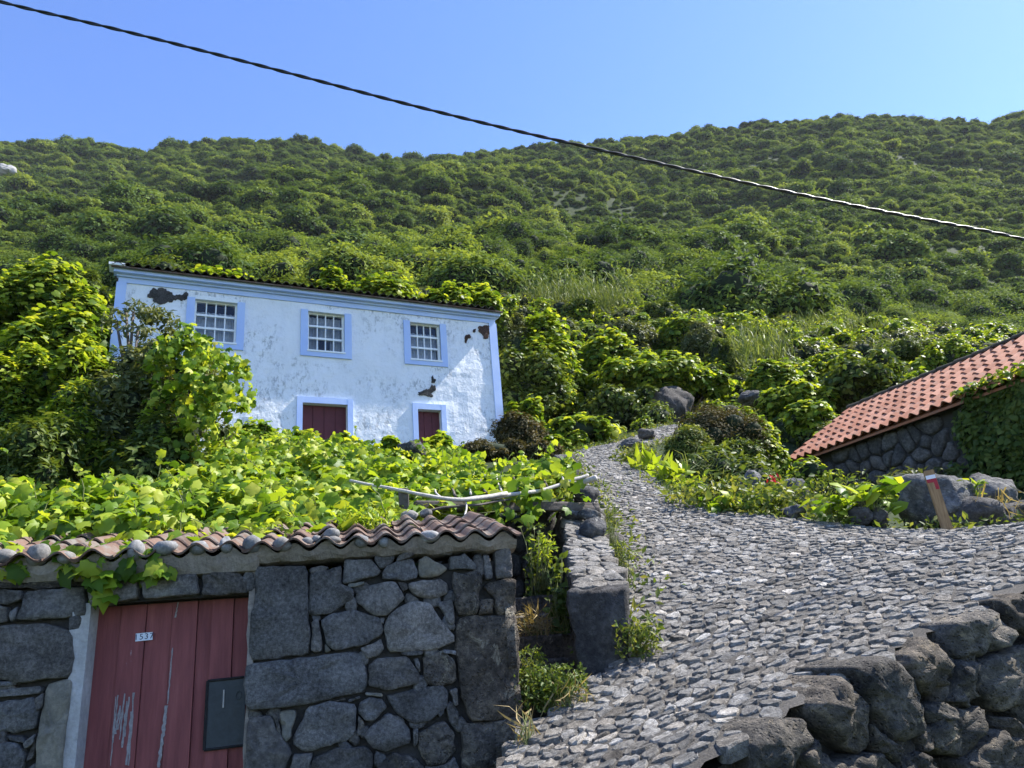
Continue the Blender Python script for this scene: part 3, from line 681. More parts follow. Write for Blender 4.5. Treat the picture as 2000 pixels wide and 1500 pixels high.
tops = [178, 240, 289, 339, 388, 416, 458, 487]
us = [s_uv(x, 1190 - (x - 178) * .06, -.13)[0] for x in tops]; us[0] = dl; us[-1] = dr
for k in range(7):
    proud = (.0, .012, .002, .010, -.006, .011, -.004)[k]
    V_, F_ = sbox(us[k] + .0015, us[k + 1] - .0015, WB + .02, dtop + .004, -.143, -.125 + proud)
    piece('plank', V_, F_, M['red_paint'], door, (.2, .9, .2, .3, .25, .1, .15)[k])
# strips of bare filler where paint has split off
def door_pt(x, y, off): return at_plane(x, y, SO + SN * off, SN)
def patch(name, poly, off, mat, parent, thick=.002):
    P2 = [door_pt(x, y, off) for x, y in poly]; n = len(P2)
    V = [p for p in P2] + [p - SN * thick for p in P2]
    Fc = [tuple(range(n)), tuple(range(2 * n - 1, n - 1, -1))] + [(i, i + n, (i + 1) % n + n, (i + 1) % n) for i in range(n)]
    return piece(name, V, Fc, mat, parent)
def ragged(xs, w0, seed):
    rr = np.random.default_rng(seed); L, Rr = [], []
    for x, y in xs: L.append((x - w0 * rr.uniform(.2, 1), y)); Rr.append((x + w0 * rr.uniform(.2, 1), y))
    return L + Rr[::-1]
def along(x0, y0, x1, y1, n): return [(x0 + (x1 - x0) * t, y0 + (y1 - y0) * t) for t in np.linspace(0, 1, n)]
patch('bare_strip', ragged(along(337, 1265, 327, 1375, 16), 2.0, 3), -.1115, M['bare_wood'], door)
patch('bare_strip', ragged(along(326, 1378, 309, 1499, 22), 4.5, 4), -.1115, M['bare_wood'], door)
patch('bare_strip', ragged(along(348, 1176, 342, 1206, 8), 2.2, 5), -.1115, M['bare_wood'], door)
patch('bare_strip', ragged(along(358, 1450, 352, 1515, 8), 2.5, 6), -.1225, M['bare_wood'], door)
rr = np.random.default_rng(12)
for k in range(9):      # long weathered streaks of the second plank
    x0 = 222 + k * 4.4; y0 = 1362 + rr.uniform(-12, 30); y1 = 1440 + rr.uniform(-15, 60)
    patch('bare_strip', ragged(along(x0 + 4, y0, x0 - 6, y1, 10), rr.uniform(1.4, 3.4), 20 + k), -.1105, M['bare_wood'], door)
M['plate'] = plain_mat('enamel number plate', (.66, .7, .78), .4, .06, 30, .05)
M['plate_ink'] = plain_mat('dark blue lettering', (.03, .045, .09), .5, .1, 30, 0)
V_, F_ = [], []
pc = [door_pt(x, y, -.109) for x, y in ((264.3, 1253), (298, 1249.5), (298, 1234.5), (265.5, 1237.5))]
V_ = pc + [p + SN * .003 for p in pc]; plate = piece('number_plate', V_, [(3, 2, 1, 0), (4, 5, 6, 7), (0, 1, 5, 4), (1, 2, 6, 5), (2, 3, 7, 6), (3, 0, 4, 7)], M['plate'], door)
cu = bpy.data.curves.new('plate_number', 'FONT'); cu.body = '1537'; cu.align_x = 'CENTER'; cu.align_y = 'CENTER'; cu.size = .043; cu.space_character = 1.22; cu.extrude = .0006
cu.materials.append(M['plate_ink']); _t = bpy.data.objects.new('text', cu); COL.objects.link(_t)
nme = bpy.data.meshes.new_from_object(_t.evaluated_get(bpy.context.evaluated_depsgraph_get())); nme.name = 'plate_number'; bpy.data.objects.remove(_t)
num = bpy.data.objects.new('plate_number', nme); COL.objects.link(num)
pm = (pc[0] + pc[1] + pc[2] + pc[3]) / 4 + SN * .0042
ux = unit(pc[1] - pc[0]); uy = unit(np.cross(SN, ux))
num.matrix_world = Matrix(((ux[0], uy[0], SN[0], pm[0]), (ux[1], uy[1], SN[1], pm[1]), (ux[2], uy[2], SN[2], pm[2]), (0, 0, 0, 1)))
num.parent = door; num.matrix_parent_inverse = world_of(door).inverted()
# iron lock plate with rim, slot and keyhole boss
M['iron'] = plain_mat('dark painted iron', (.028, .036, .042), .5, .35, 18, .4, .4); M['rust'] = plain_mat('rusty black rim', (.02, .018, .018), .8, .5, 40, .8)
lp = [door_pt(x, y, -.108) for x, y in ((399, 1465), (477, 1455), (480, 1322), (406, 1330))]
V_ = lp + [p + SN * .004 for p in lp]; bf = [(3, 2, 1, 0), (4, 5, 6, 7), (0, 1, 5, 4), (1, 2, 6, 5), (2, 3, 7, 6), (3, 0, 4, 7)]
lock = piece('lock_plate', V_, bf, M['iron'], door)
for a, b in ((0, 1), (0, 3), (3, 2)):
    V_, F_ = tube_vf([lp[a] + SN * .003, (lp[a] + lp[b]) / 2 + SN * .004, lp[b] + SN * .003], .0085, 6); piece('lock_rim', V_, F_, M['rust'], door)
V_, F_ = tube_vf([door_pt(437.5, 1347, -.101), door_pt(436, 1382, -.101)], .0042, 6); piece('lock_slot', V_, F_, M['twig'], door)
kb = door_pt(466, 1358, -.103); V_, F_ = tube_vf([kb + (ux * math.cos(t) * .014 + uy * math.sin(t) * .02) for t in np.linspace(0, 2 * math.pi, 15)], .0035, 5); piece('keyhole_ring', V_, F_, M['iron'], door)

# tiled roof
EZ = 2.235; PITCHS = math.radians(15); TP = .1735
ES = unit(-SN * math.cos(PITCHS) + ZZ * math.sin(PITCHS)); EN = unit(np.cross(SD, ES)); EN = EN if EN[2] > 0 else -EN
E0 = SO + SN * .10 + ZZ * EZ                 # eave line passes here (right corner)
def tile_mat(name, c0, c1, c2, dirt):
    s = NT(name); n = s.noise(14, 6, .7); n2 = s.noise(60, 4)
    c = s.ramp(s.math('ADD', s.math('MULTIPLY', n, .55), s.math('MULTIPLY', s.n('ShaderNodeObjectInfo').outputs['Random'], .45)), [(.2, c0), (.5, c1), (.8, c2)])
    c = s.mix(s.ramp(s.noise(6, 7, .75), [(.48, 0.0), (.62, 1.0)]), c, dirt)
    s.bsdf(c, .85, s.bump(n2, .4, .008), spec=.2); return s.m
M['old_tile'] = tile_mat('weathered barrel tile', (.075, .048, .036), (.125, .077, .056), (.19, .125, .095), (.16, .145, .125))
M['red_tile'] = tile_mat('orange clay tile', (.27, .1, .055), (.38, .155, .09), (.48, .24, .16), (.3, .16, .11))
def wave_tile(name, period, amp, length, thick, mat, lift=.02, over=.04):
    n = 12; V = []; Fc = []
    for yy, li, w_ in ((0, lift, 1.0), (length, 0, .94)):
        for top in (1, 0):
            for i in range(n + 1):
                x = (i / n - .5) * (period + over) * w_; V.append((x, yy, amp * math.cos(2 * math.pi * (i / n - .5) * (period + over) / period) + li - (0 if top else thick)))
    m = n + 1
    for i in range(n):
        Fc += [(i, i + 1, 2 * m + i + 1, 2 * m + i), (m + i + 1, m + i, 3 * m + i, 3 * m + i + 1), (m + i, m + i + 1, i + 1, i), (2 * m + i, 2 * m + i + 1, 3 * m + i + 1, 3 * m + i)]
    Fc += [(0, 2 * m, 3 * m, m), (n, m + n, 3 * m + n, 2 * m + n)]
    return make_mesh(name, V, Fc, mat, smooth=False)
def basis(a, b, c): return Matrix(((a[0], b[0], c[0]), (a[1], b[1], c[1]), (a[2], b[2], c[2]))).to_euler()
roof = piece('roof', *merge([box_vf(E0 - SD * 4.7 - ES * -.06 - EN * .09, SD * 4.66, ES * 1.2, EN * .03)]), M['old_wood'], shed)
tm = wave_tile('tile', TP, .025, .44, .011, M['old_tile'])
er = np.random.default_rng(4)
for row in range(4):
    for ccol in range(26):
        p = E0 + SD * (-.07 - ccol * TP) + ES * (row * .29 - .02) + EN * (.012 * row * 0 + .0)
        o = obj('tile', tm, None, p + EN * er.uniform(-.004, .008) + ES * er.uniform(-.018, .018)); e = basis(SD, ES, EN)
        o.rotation_euler = (e.x + er.normal(0, .02), e.y + er.normal(0, .025), e.z + er.normal(0, .02)); o.parent = roof; o.matrix_parent_inverse = world_of(roof).inverted()
# mortar band bedding the tiles
V_, F_ = [], []; uu = np.arange(-4.6, .015, TP / 12)
for u_ in uu:
    zt_ = .025 * math.cos(2 * math.pi * (u_ + .07) / TP) - .004; zb = -.085 - .03 * fnoise((u_ * 5, 1, 0), 1, 4) - .05 * max(0, fnoise((u_ * 1.3, 7, 0), 1, 2))
    if dl - .1 < u_ < dr + .05: zb = min(zb, -.125)
    for d_, z_ in ((.082, zt_), (.06 + .012 * fnoise((u_ * 9, 3, 1), 1, 3), (zt_ + zb) * .5), (.03, zb + .012), (-.05, zb), (-.3, zb), (-.3, zt_ - .0)):
        V_.append(SO + SD * u_ + SN * d_ + ZZ * (EZ + z_))
for i in range(len(uu) - 1):
    for j in range(6): F_.append((i * 6 + j, i * 6 + (j + 1) % 6, (i + 1) * 6 + (j + 1) % 6, (i + 1) * 6 + j))
F_ += [tuple(range(5, -1, -1)), tuple((len(uu) - 1) * 6 + j for j in range(6))]
piece('mortar_band', V_, F_, M['mortar'], shed)
# rounded stones weighing down the eave tiles
ORD = ['first', 'second', 'third', 'fourth', 'fifth', 'sixth', 'seventh', 'eighth', 'ninth', 'tenth', 'eleventh', 'twelfth', 'thirteenth', 'fourteenth', 'fifteenth', 'sixteenth', 'seventeenth', 'eighteenth', 'nineteenth']
for k, (x, y, rw_, rh_) in enumerate([(8, 1088, 22, 15), (75, 1083, 20, 22), (130, 1090, 16, 12), (266, 1075, 15, 19), (324, 1070, 22, 15), (388, 1070, 17, 13), (443, 1064, 13, 16), (492, 1063, 17, 17), (552, 1063, 18, 14), (600, 1060, 13, 10), (618, 1052, 8, 7), (648, 1043, 15, 11), (650, 1056, 15, 8), (706, 1057, 14, 12), (749, 1059, 11, 10), (838, 1049, 20, 12)]):
    back = .10 if k in (9, 10, 11) else (.05 if k in (12, 15) else .03)
    p = at_plane(x, y, SO + SN * (.1 - back), SN); d = p[1]; a = rw_ * d / 1450 / .95; b = rh_ * d / 1450 / .95
    # rest on the tile surface
    dd = (SO + SN * .1 - p) @ SN
    Vs, Fs = rock_vf(p, a, max(a, b) * .9, b, 100 + k, .06, 3, .2)
    o = piece('roof_stone', Vs, Fs, M['beach_stone'], None, float(rng.uniform(.3, .8)), True)
    tag(o, 'rounded grey sea stone on the shed eave, %s from the left' % ORD[k], 'stone', 'stones weighing down the shed eave')

# ------------------------------------------------------------------ stairs beside the shed, stair wall, terrace wall
steps = empty('stone_stairs', (.2, 5.2, 1.1), 'dark overgrown stone steps between the shed and the square pillar', 'stairs')
for k, (y0, z0) in enumerate([(4.95, 1.33), (5.3, 1.5), (5.62, 1.66), (6.0, 1.82), (6.4, 1.98)]):
    Vs, Fs = [], []
    n = 9
    for i in range(n + 1):
        x = -.12 - .03 * k + i / n * (.66 + .02 * k)
        for yy, zz in ((y0 + .012 * fnoise((x * 6, k, 0), 1, 3), z0 - .3), (y0 + .015 * fnoise((x * 6, k, 2), 1, 3), z0 - .015), (y0 + .025, z0 + .01 * fnoise((x * 5, k, 5), 1, 3)), (y0 + .5, z0), (y0 + .5, z0 - .3)): Vs.append((x, yy, zz))
    for i in range(n):
        for j in range(5): Fs.append((i * 5 + j, (i + 1) * 5 + j, (i + 1) * 5 + (j + 1) % 5, i * 5 + (j + 1) % 5))
    Fs += [tuple(range(5)), tuple(n * 5 + j for j in (4, 3, 2, 1, 0))]
    piece('step', Vs, Fs, M['shed_stone_brown'], steps, .3 + .08 * k)
sw = empty('stair_wall', (.5, 5.2, 1.2), 'low stone wall with rough cobbled coping running up beside the stairs', 'wall')
# square pillar stone at its foot, leaning slightly
A_, B_ = at(1108, 1158, 5.0), at(1222, 1150, 5.03); pb0, pb1 = at(1131, 1316, 4.98), at(1228, 1305, 5.0)
def hexa(front, back):
    V = list(front) + list(back); return V, [(0, 1, 2, 3), (7, 6, 5, 4), (0, 4, 5, 1), (1, 5, 6, 2), (2, 6, 7, 3), (3, 7, 4, 0)]
def subdiv_rough(V, Fc, cuts=6, amp=.008, bevel=.015, seed=0):
    import bmesh
    bm = bmesh.new(); vs = [bm.verts.new(tuple(map(float, v))) for v in V]
    for f in Fc: bm.faces.new([vs[i] for i in f])
    bmesh.ops.recalc_face_normals(bm, faces=bm.faces[:])
    bmesh.ops.bevel(bm, geom=bm.edges[:], offset=bevel, segments=2, affect='EDGES', profile=.6)
    bmesh.ops.subdivide_edges(bm, edges=[e for e in bm.edges if e.calc_length() > .05], cuts=cuts, use_grid_fill=True)
    bm.normal_update()
    for v in bm.verts:
        v.co += v.normal * (amp * (fnoise(np.array(v.co) + seed, 7, 3) + .5 * fnoise(np.array(v.co) - seed, 25, 2)))
    bm.verts.index_update(); out = [v.co[:] for v in bm.verts], [tuple(v.index for v in f.verts) for f in bm.faces]; bm.free(); return out
bk = A3(.05, .28, .03)
Vs, Fs = hexa([pb0 - ZZ * .1, pb1 - ZZ * .1, B_, A_], [pb0 - ZZ * .1 + bk, pb1 - ZZ * .1 + bk, B_ + bk, A_ + bk])
Vs, Fs = subdiv_rough(Vs, Fs, 8, .03, .02, 3); piece('pillar_stone', Vs, Fs, M['wall_stone'], sw, .12, True)
# body: left/right edges of the top surface going up the slope
Ltop = [at(1121, 1150, 5.3), at(1112, 1090, 6.0), at(1105, 1037, 6.8), at(1093, 997, 7.5), at(1085, 950, 8.6)]
Rtop = [at(1224, 1145, 5.3), at(1206, 1095, 6.0), at(1182, 1048, 6.8), at(1174, 1000, 7.5), at(1160, 950, 8.6)]
def body(L, R, drop, n=24):
    t = np.linspace(0, len(L) - 1, n); Lx = np.array([[np.interp(q, range(len(L)), np.array(L)[:, k]) for k in range(3)] for q in t]); Rx = np.array([[np.interp(q, range(len(R)), np.array(R)[:, k]) for k in range(3)] for q in t])
    V, Fc = [], []
    for a, b in zip(Lx, Rx): V += [a - ZZ * drop, a - ZZ * .03, (a + b) / 2 + ZZ * .005, b - ZZ * .03, b - ZZ * drop]
    for i in range(n - 1):
        for j in range(5): Fc.append((i * 5 + j, (i + 1) * 5 + j, (i + 1) * 5 + (j + 1) % 5, i * 5 + (j + 1) % 5))
    Fc += [(0, 1, 2, 3, 4), tuple((n - 1) * 5 + j for j in (4, 3, 2, 1, 0))]
    return V, Fc, Lx, Rx
Vs, Fs, Lx, Rx = body(Ltop, Rtop, 1.1); piece('wall_core', Vs, Fs, M['path_mortar'], sw)
g = np.random.default_rng(31); cw = []
for s_ in np.arange(.4, 22.6, .62):
    for t_ in (.17, .5, .83): cw.append((s_ + g.normal(0, .12), t_ + g.normal(0, .05)))
for s_, t_ in cw:      # coping stones
    i = int(np.clip(s_, 0, 22)); f = s_ - i; a = Lx[i] * (1 - f) + Lx[i + 1] * f; b = Rx[i] * (1 - f) + Rx[i + 1] * f; c = a + (b - a) * t_
    up = unit(Lx[i + 1] - Lx[i]); ac = unit(b - a); nn = unit(np.cross(ac, up)); ang = np.linspace(0, 2 * math.pi, 8)[:-1]; r_ = g.uniform(.045, .075)
    P = np.array([(r_ * 1.15 * math.cos(q) * g.uniform(.75, 1.15), r_ * .8 * math.sin(q) * g.uniform(.75, 1.15)) for q in ang])
    Vs, Fs = stone_vf(P * g.uniform(.9, 1.25), c, ac, up, nn, .011, .05, .1, 12, .008, flat=True, tilt=g.normal(0, .08, 2)); piece('coping_stone', Vs, orient(Vs, Fs, nn), M['cobble'], sw, float(g.uniform(.2, .75)), True)
cp = []
for s_ in np.arange(.5, 22, 1.15):                      # face towards the stairs
    for dz in (.12, .34, .56, .78):
        i = int(s_); c = Lx[i] - ZZ * (dz + g.normal(0, .02)); dr_ = unit((Lx[i + 1] - Lx[i]) * [1, 1, 0]); nn = np.array([-dr_[1], dr_[0], 0])
        P = np.array([(.1 * math.cos(q) * g.uniform(.8, 1.15), .095 * math.sin(q) * g.uniform(.8, 1.15)) for q in np.linspace(0, 2 * math.pi, 8)[:-1]])
        Vs, Fs = stone_vf(P, c, dr_, ZZ, nn, .03, .05, .18, 11, .01); piece('stone', Vs, orient(Vs, Fs, nn), M['wall_stone'], sw, float(g.uniform(.2, .6)), True)
for k, (x, y, Yd, a, b) in enumerate([(1158, 1035, 6.75, 29, 32), (1141, 970, 7.75, 30, 28), (1206, 1175, 5.12, 15, 18), (1212, 1215, 5.08, 14, 16), (1118, 1008, 7.2, 24, 14), (1152, 1006, 7.1, 22, 14)]):
    c = at(x, y, Yd); s_ = Yd / 1450 / .95
    Vs, Fs = rock_vf(c, a * s_, a * s_ * .9, b * s_, 200 + k, .18, 3, 1.3); piece('wall_rock', Vs, Fs, M['boulder'], sw, float(rng.uniform(.15, .45)), True)
# terrace wall closing the stair well, in deep shade
tw = empty('terrace_wall', (0, 7.4, 1.2), 'shaded dark stone terrace wall at the head of the stairs under the pergola', 'wall')
T0, T1 = A3(-1.2, 6.9, 0), A3(.75, 7.5, 0); TD = unit(T1 - T0); TN = np.array([TD[1], -TD[0], 0])
V_, F_ = box_vf(T0 - TN * .04 + ZZ * .9, T1 - T0, -TN * .3, ZZ * 1.75); piece('wall_core', V_, F_, M['joint'], tw)
cp = np.array([(u_ + g.normal(0, .045) + (r_ % 2) * .1, z_ + g.normal(0, .03)) for r_, z_ in enumerate(np.arange(1.0, 2.75, .16)) for u_ in np.arange(.0, 2.05, .21)])
for P in voronoi(cp, .22):
    if len(P) < 3: continue
    c = P.mean(0); P = c + (P - c) * .91
    Vs, Fs = stone_vf(P, T0, TD, ZZ, TN, .045, .08, .16, 14, .012); piece('stone', Vs, orient(Vs, Fs, TN), M['wall_stone'], tw, float(g.uniform(.1, .6)), True)

# ------------------------------------------------------------------ pergola over the stair head
pg = empty('pergola', (-.2, 6.6, 2.2), 'rustic vine pergola of a dark beam and bleached branches above the stairs', 'pergola')
def bent(pts, n=24, wob=.006, seed=0):
    pts = np.array(pts); t = np.linspace(0, len(pts) - 1, n); k = np.arange(len(pts))
    P = np.stack([np.interp(t, k, pts[:, j]) for j in range(3)], 1)
    for _ in range(2): P[1:-1] = (P[:-2] + 2 * P[1:-1] + P[2:]) / 4
    return [p + np.array([fnoise(p + seed, 3, 2), fnoise(p + seed + 9, 3, 2), fnoise(p + seed + 19, 3, 2)]) * wob for p in P]
def wood(name, pts, r0, r1, mat, seed, parent=pg, k=8, n=24):
    P = bent(pts, n, .012, seed); rad = np.linspace(r0, r1, n) * np.array([1 + .12 * fnoise(p, 14, 2) for p in P])
    V, Fc = tube_vf(P, rad, k); return piece(name, V, Fc, mat, parent, smooth=True)
b0, b1 = at(812, 985, 6.25), at(1172, 988, 7.3)
V_, F_ = hexa([b0 - ZZ * .05, b1 - ZZ * .05, b1 + ZZ * .035, b0 + ZZ * .035], [b0 - ZZ * .05 + A3(-.03, .09, 0), b1 - ZZ * .05 + A3(-.03, .09, 0), b1 + ZZ * .035 + A3(-.03, .09, 0), b0 + ZZ * .035 + A3(-.03, .09, 0)])
V_, F_ = subdiv_rough(V_, F_, 8, .012, .012, 8); piece('beam', V_, F_, M['old_wood'], pg, None, True)
p0 = at(790, 1003, 6.15)
V_, F_ = box_vf(p0 - A3(.04, .03, .35), A3(.085, .01, 0), A3(-.01, .07, 0), ZZ * .56); V_, F_ = subdiv_rough(V_, F_, 4, .008, .008, 4); piece('post', V_, F_, M['old_wood'], pg)
wood('rail', [at(684, 939, 6.2), at(757, 953, 6.15), at(808, 965, 6.1), at(880, 976, 6.15), at(930, 975, 6.3), at(990, 965, 6.6)], .012, .02, M['twig'], 1)
wood('rail', [at(905, 976, 6.3), at(980, 970, 6.6), at(1060, 957, 6.9), at(1130, 936, 7.2), at(1148, 929, 7.25)], .021, .015, M['twig'], 2)
wood('rail', [at(1112, 946, 7.3), at(1135, 943, 7.25), at(1165, 934, 7.2)], .028, .03, M['twig'], 3)
wood('rail', [at(830, 1000, 6.15), at(860, 990, 6.2), at(930, 985, 6.3), at(1000, 975, 6.7)], .012, .01, M['old_wood'], 4)
for k in range(9):
    x = 860 + k * 30; wood('branch', [at(x, 972 - k * 3, 6.4 + k * .08), at(x - 14 + 6 * (k % 3), 955 - k * 3, 7.1), at(x - 10, 945 - k * 3.5, 8.2)], .012, .007, M['bark'] if k % 2 else M['twig'], 20 + k, n=10, k=6)
wood('rope', [at(907, 974, 6.28), at(911, 992, 6.24), at(909, 1008, 6.0), at(912, 1027, 5.6)], .009, .007, M['twig'], 7, n=12, k=6)

# ------------------------------------------------------------------ white house
HZ = 10.2; HL = atz(233, 532, HZ); HR = atz(965, 617, HZ); HD = unit(HR - HL); HN = np.array([HD[1], -HD[0], 0]); HW = float(np.linalg.norm(HR - HL)); HB = -4.75
house = empty('white_house', (HL + HR) / 2 + ZZ * HB, 'whitewashed two storey house with pale blue trim and three sash windows', 'house')
def hp(u, v, d=0.0): return HL + HD * u + ZZ * v + HN * d
def hbox(u0, u1, v0, v1, d0, d1): return box_vf(hp(u0, v0, d0), HD * (u1 - u0), HN * (d1 - d0), ZZ * (v1 - v0))
def plaster_mat():
    s = NT('old whitewashed plaster'); n = s.noise(1.1, 7, .7); st = s.noise(2.2, 6, .7, s.scaled((1, 1, .35))); fine = s.noise(26, 7, .72); big = s.noise(7, 5, .6)
    col = s.mix(s.ramp(st, [(.35, 0.0), (.75, .5)]), (.82, .83, .84), (.68, .70, .73))
    spots = s.math('MULTIPLY', s.ramp(s.noise(11, 8, .8, s.scaled((1, 1, .55))), [(.5, 0.0), (.58, 1.0)]), s.ramp(n, [(.47, 0.0), (.58, 1.0)]))
    col = s.mix(s.math('MULTIPLY', spots, .55), col, (.17, .18, .18))
    col = s.mix(s.ramp(s.noise(5, 7, .75, dist=.8), [(.66, 0.0), (.74, .5)]), col, (.36, .38, .4))
    h = s.math('ADD', s.math('MULTIPLY', fine, .35), big)
    s.bsdf(col, .88, s.bump(h, .6, .04), spec=.2); return s.m
M['plaster'] = plaster_mat()
def trim_mat():
    s = NT('pale blue painted trim'); n = s.noise(8, 7, .75); sm = s.noise(1.3, 3)
    col = s.mix(s.ramp(sm, [(.35, 0.0), (.7, 1.0)]), (.42, .54, .83), (.52, .63, .85))
    col = s.mix(s.ramp(n, [(.66, 0.0), (.72, .7)]), col, (.62, .68, .76))
    col = s.mix(s.ramp(s.noise(14, 8, .8), [(.68, 0.0), (.74, .6)]), col, (.13, .15, .17))
    s.bsdf(col, .75, s.bump(n, .4, .01), spec=.25); return s.m
M['trim'] = trim_mat()
M['sash'] = plain_mat('white window paint', (.82, .83, .82), .55, .1, 30, .3)
M['house_door'] = plain_mat('dark maroon door paint', (.105, .022, .026), .6, .25, 9, .2)
M['curtain'] = plain_mat('grey lace curtain', (.5, .52, .56), .9, .25, 16, .3)
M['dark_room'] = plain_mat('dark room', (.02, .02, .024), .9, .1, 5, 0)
s = NT('old window glass'); gl = s.n('ShaderNodeBsdfGlossy'); gl.inputs['Roughness'].default_value = .04; gl.inputs['Color'].default_value = (.9, .95, 1, 1)
tr = s.n('ShaderNodeBsdfTransparent'); tr.inputs[0].default_value = (.9, .93, .95, 1); fr = s.n('ShaderNodeFresnel'); fr.inputs[0].default_value = 1.5; mx = s.n('ShaderNodeMixShader')
s.put(fr.inputs['Normal'], s.bump(s.noise(2.0, 2), .15, .05)); s.t.links.new(fr.outputs[0], mx.inputs[0]); s.t.links.new(tr.outputs[0], mx.inputs[1]); s.t.links.new(gl.outputs[0], mx.inputs[2]); s.t.links.new(mx.outputs[0], s.out.inputs[0]); M['glass'] = s.m
# facade with openings: grid of cells
WIN = [(1.6, 2.52), (4.15, 5.04), (6.73, 7.55)]; WV = (-1.5, -.44)
DOORS = [(4.05, 5.10), (6.85, 7.47)]; DV = -2.84
us_ = sorted({0.0, HW, *[v for wv in WIN for v in wv], *[v for dv in DOORS for v in dv]}); vs_ = sorted({HB, DV, WV[0], WV[1], 0.0})
def is_open(u, v): return any(a < u < b and WV[0] < v < WV[1] for a, b in WIN) or any(a < u < b and v < DV for a, b in DOORS)
def fine(l, st):
    out = []
    for a, b in zip(l[:-1], l[1:]):
        n = max(1, int(round((b - a) / st))); out += [a + (b - a) * i / n for i in range(n)]
    return out + [l[-1]]
fu, fv = fine(us_, .14), fine(vs_, .14); Vw = []; idm = {}
def wv_id(i, j):
    if (i, j) not in idm:
        idm[(i, j)] = len(Vw); p = hp(fu[i], fv[j]); Vw.append(p + HN * (.022 * fnoise(p, .9, 3) + .012 * fnoise(p, 4, 2)))
    return idm[(i, j)]
Fw = [(wv_id(i, j), wv_id(i + 1, j), wv_id(i + 1, j + 1), wv_id(i, j + 1)) for i in range(len(fu) - 1) for j in range(len(fv) - 1) if not is_open((fu[i] + fu[i + 1]) / 2, (fv[j] + fv[j + 1]) / 2)]
HDp = 5.2; RH = .75
b = len(Vw); Vw += [hp(0, HB), hp(0, 0), hp(0, HB, -HDp), hp(0, 0, -HDp), hp(0, RH, -HDp / 2), hp(HW, HB), hp(HW, 0), hp(HW, HB, -HDp), hp(HW, 0, -HDp), hp(HW, RH, -HDp / 2)]
Fw += [(b, b + 2, b + 3, b + 4, b + 1), (b + 5, b + 6, b + 9, b + 8, b + 7), (b + 2, b + 7, b + 8, b + 3)]
def reveal(a, b_, v0, v1, dep=.2):
    r = len(Vw); c = [hp(a, v0, .03), hp(b_, v0, .03), hp(b_, v1, .03), hp(a, v1, .03)]; Vw.extend(c + [q - HN * (dep + .03) for q in c]); Fw.extend([(r + i, r + (i + 1) % 4, r + 4 + (i + 1) % 4, r + 4 + i) for i in range(4)])
for a, b_ in WIN: reveal(a, b_, *WV)
for a, b_ in DOORS: reveal(a, b_, HB, DV, .25)
piece('wall', Vw, Fw, M['plaster'], house, None, False)
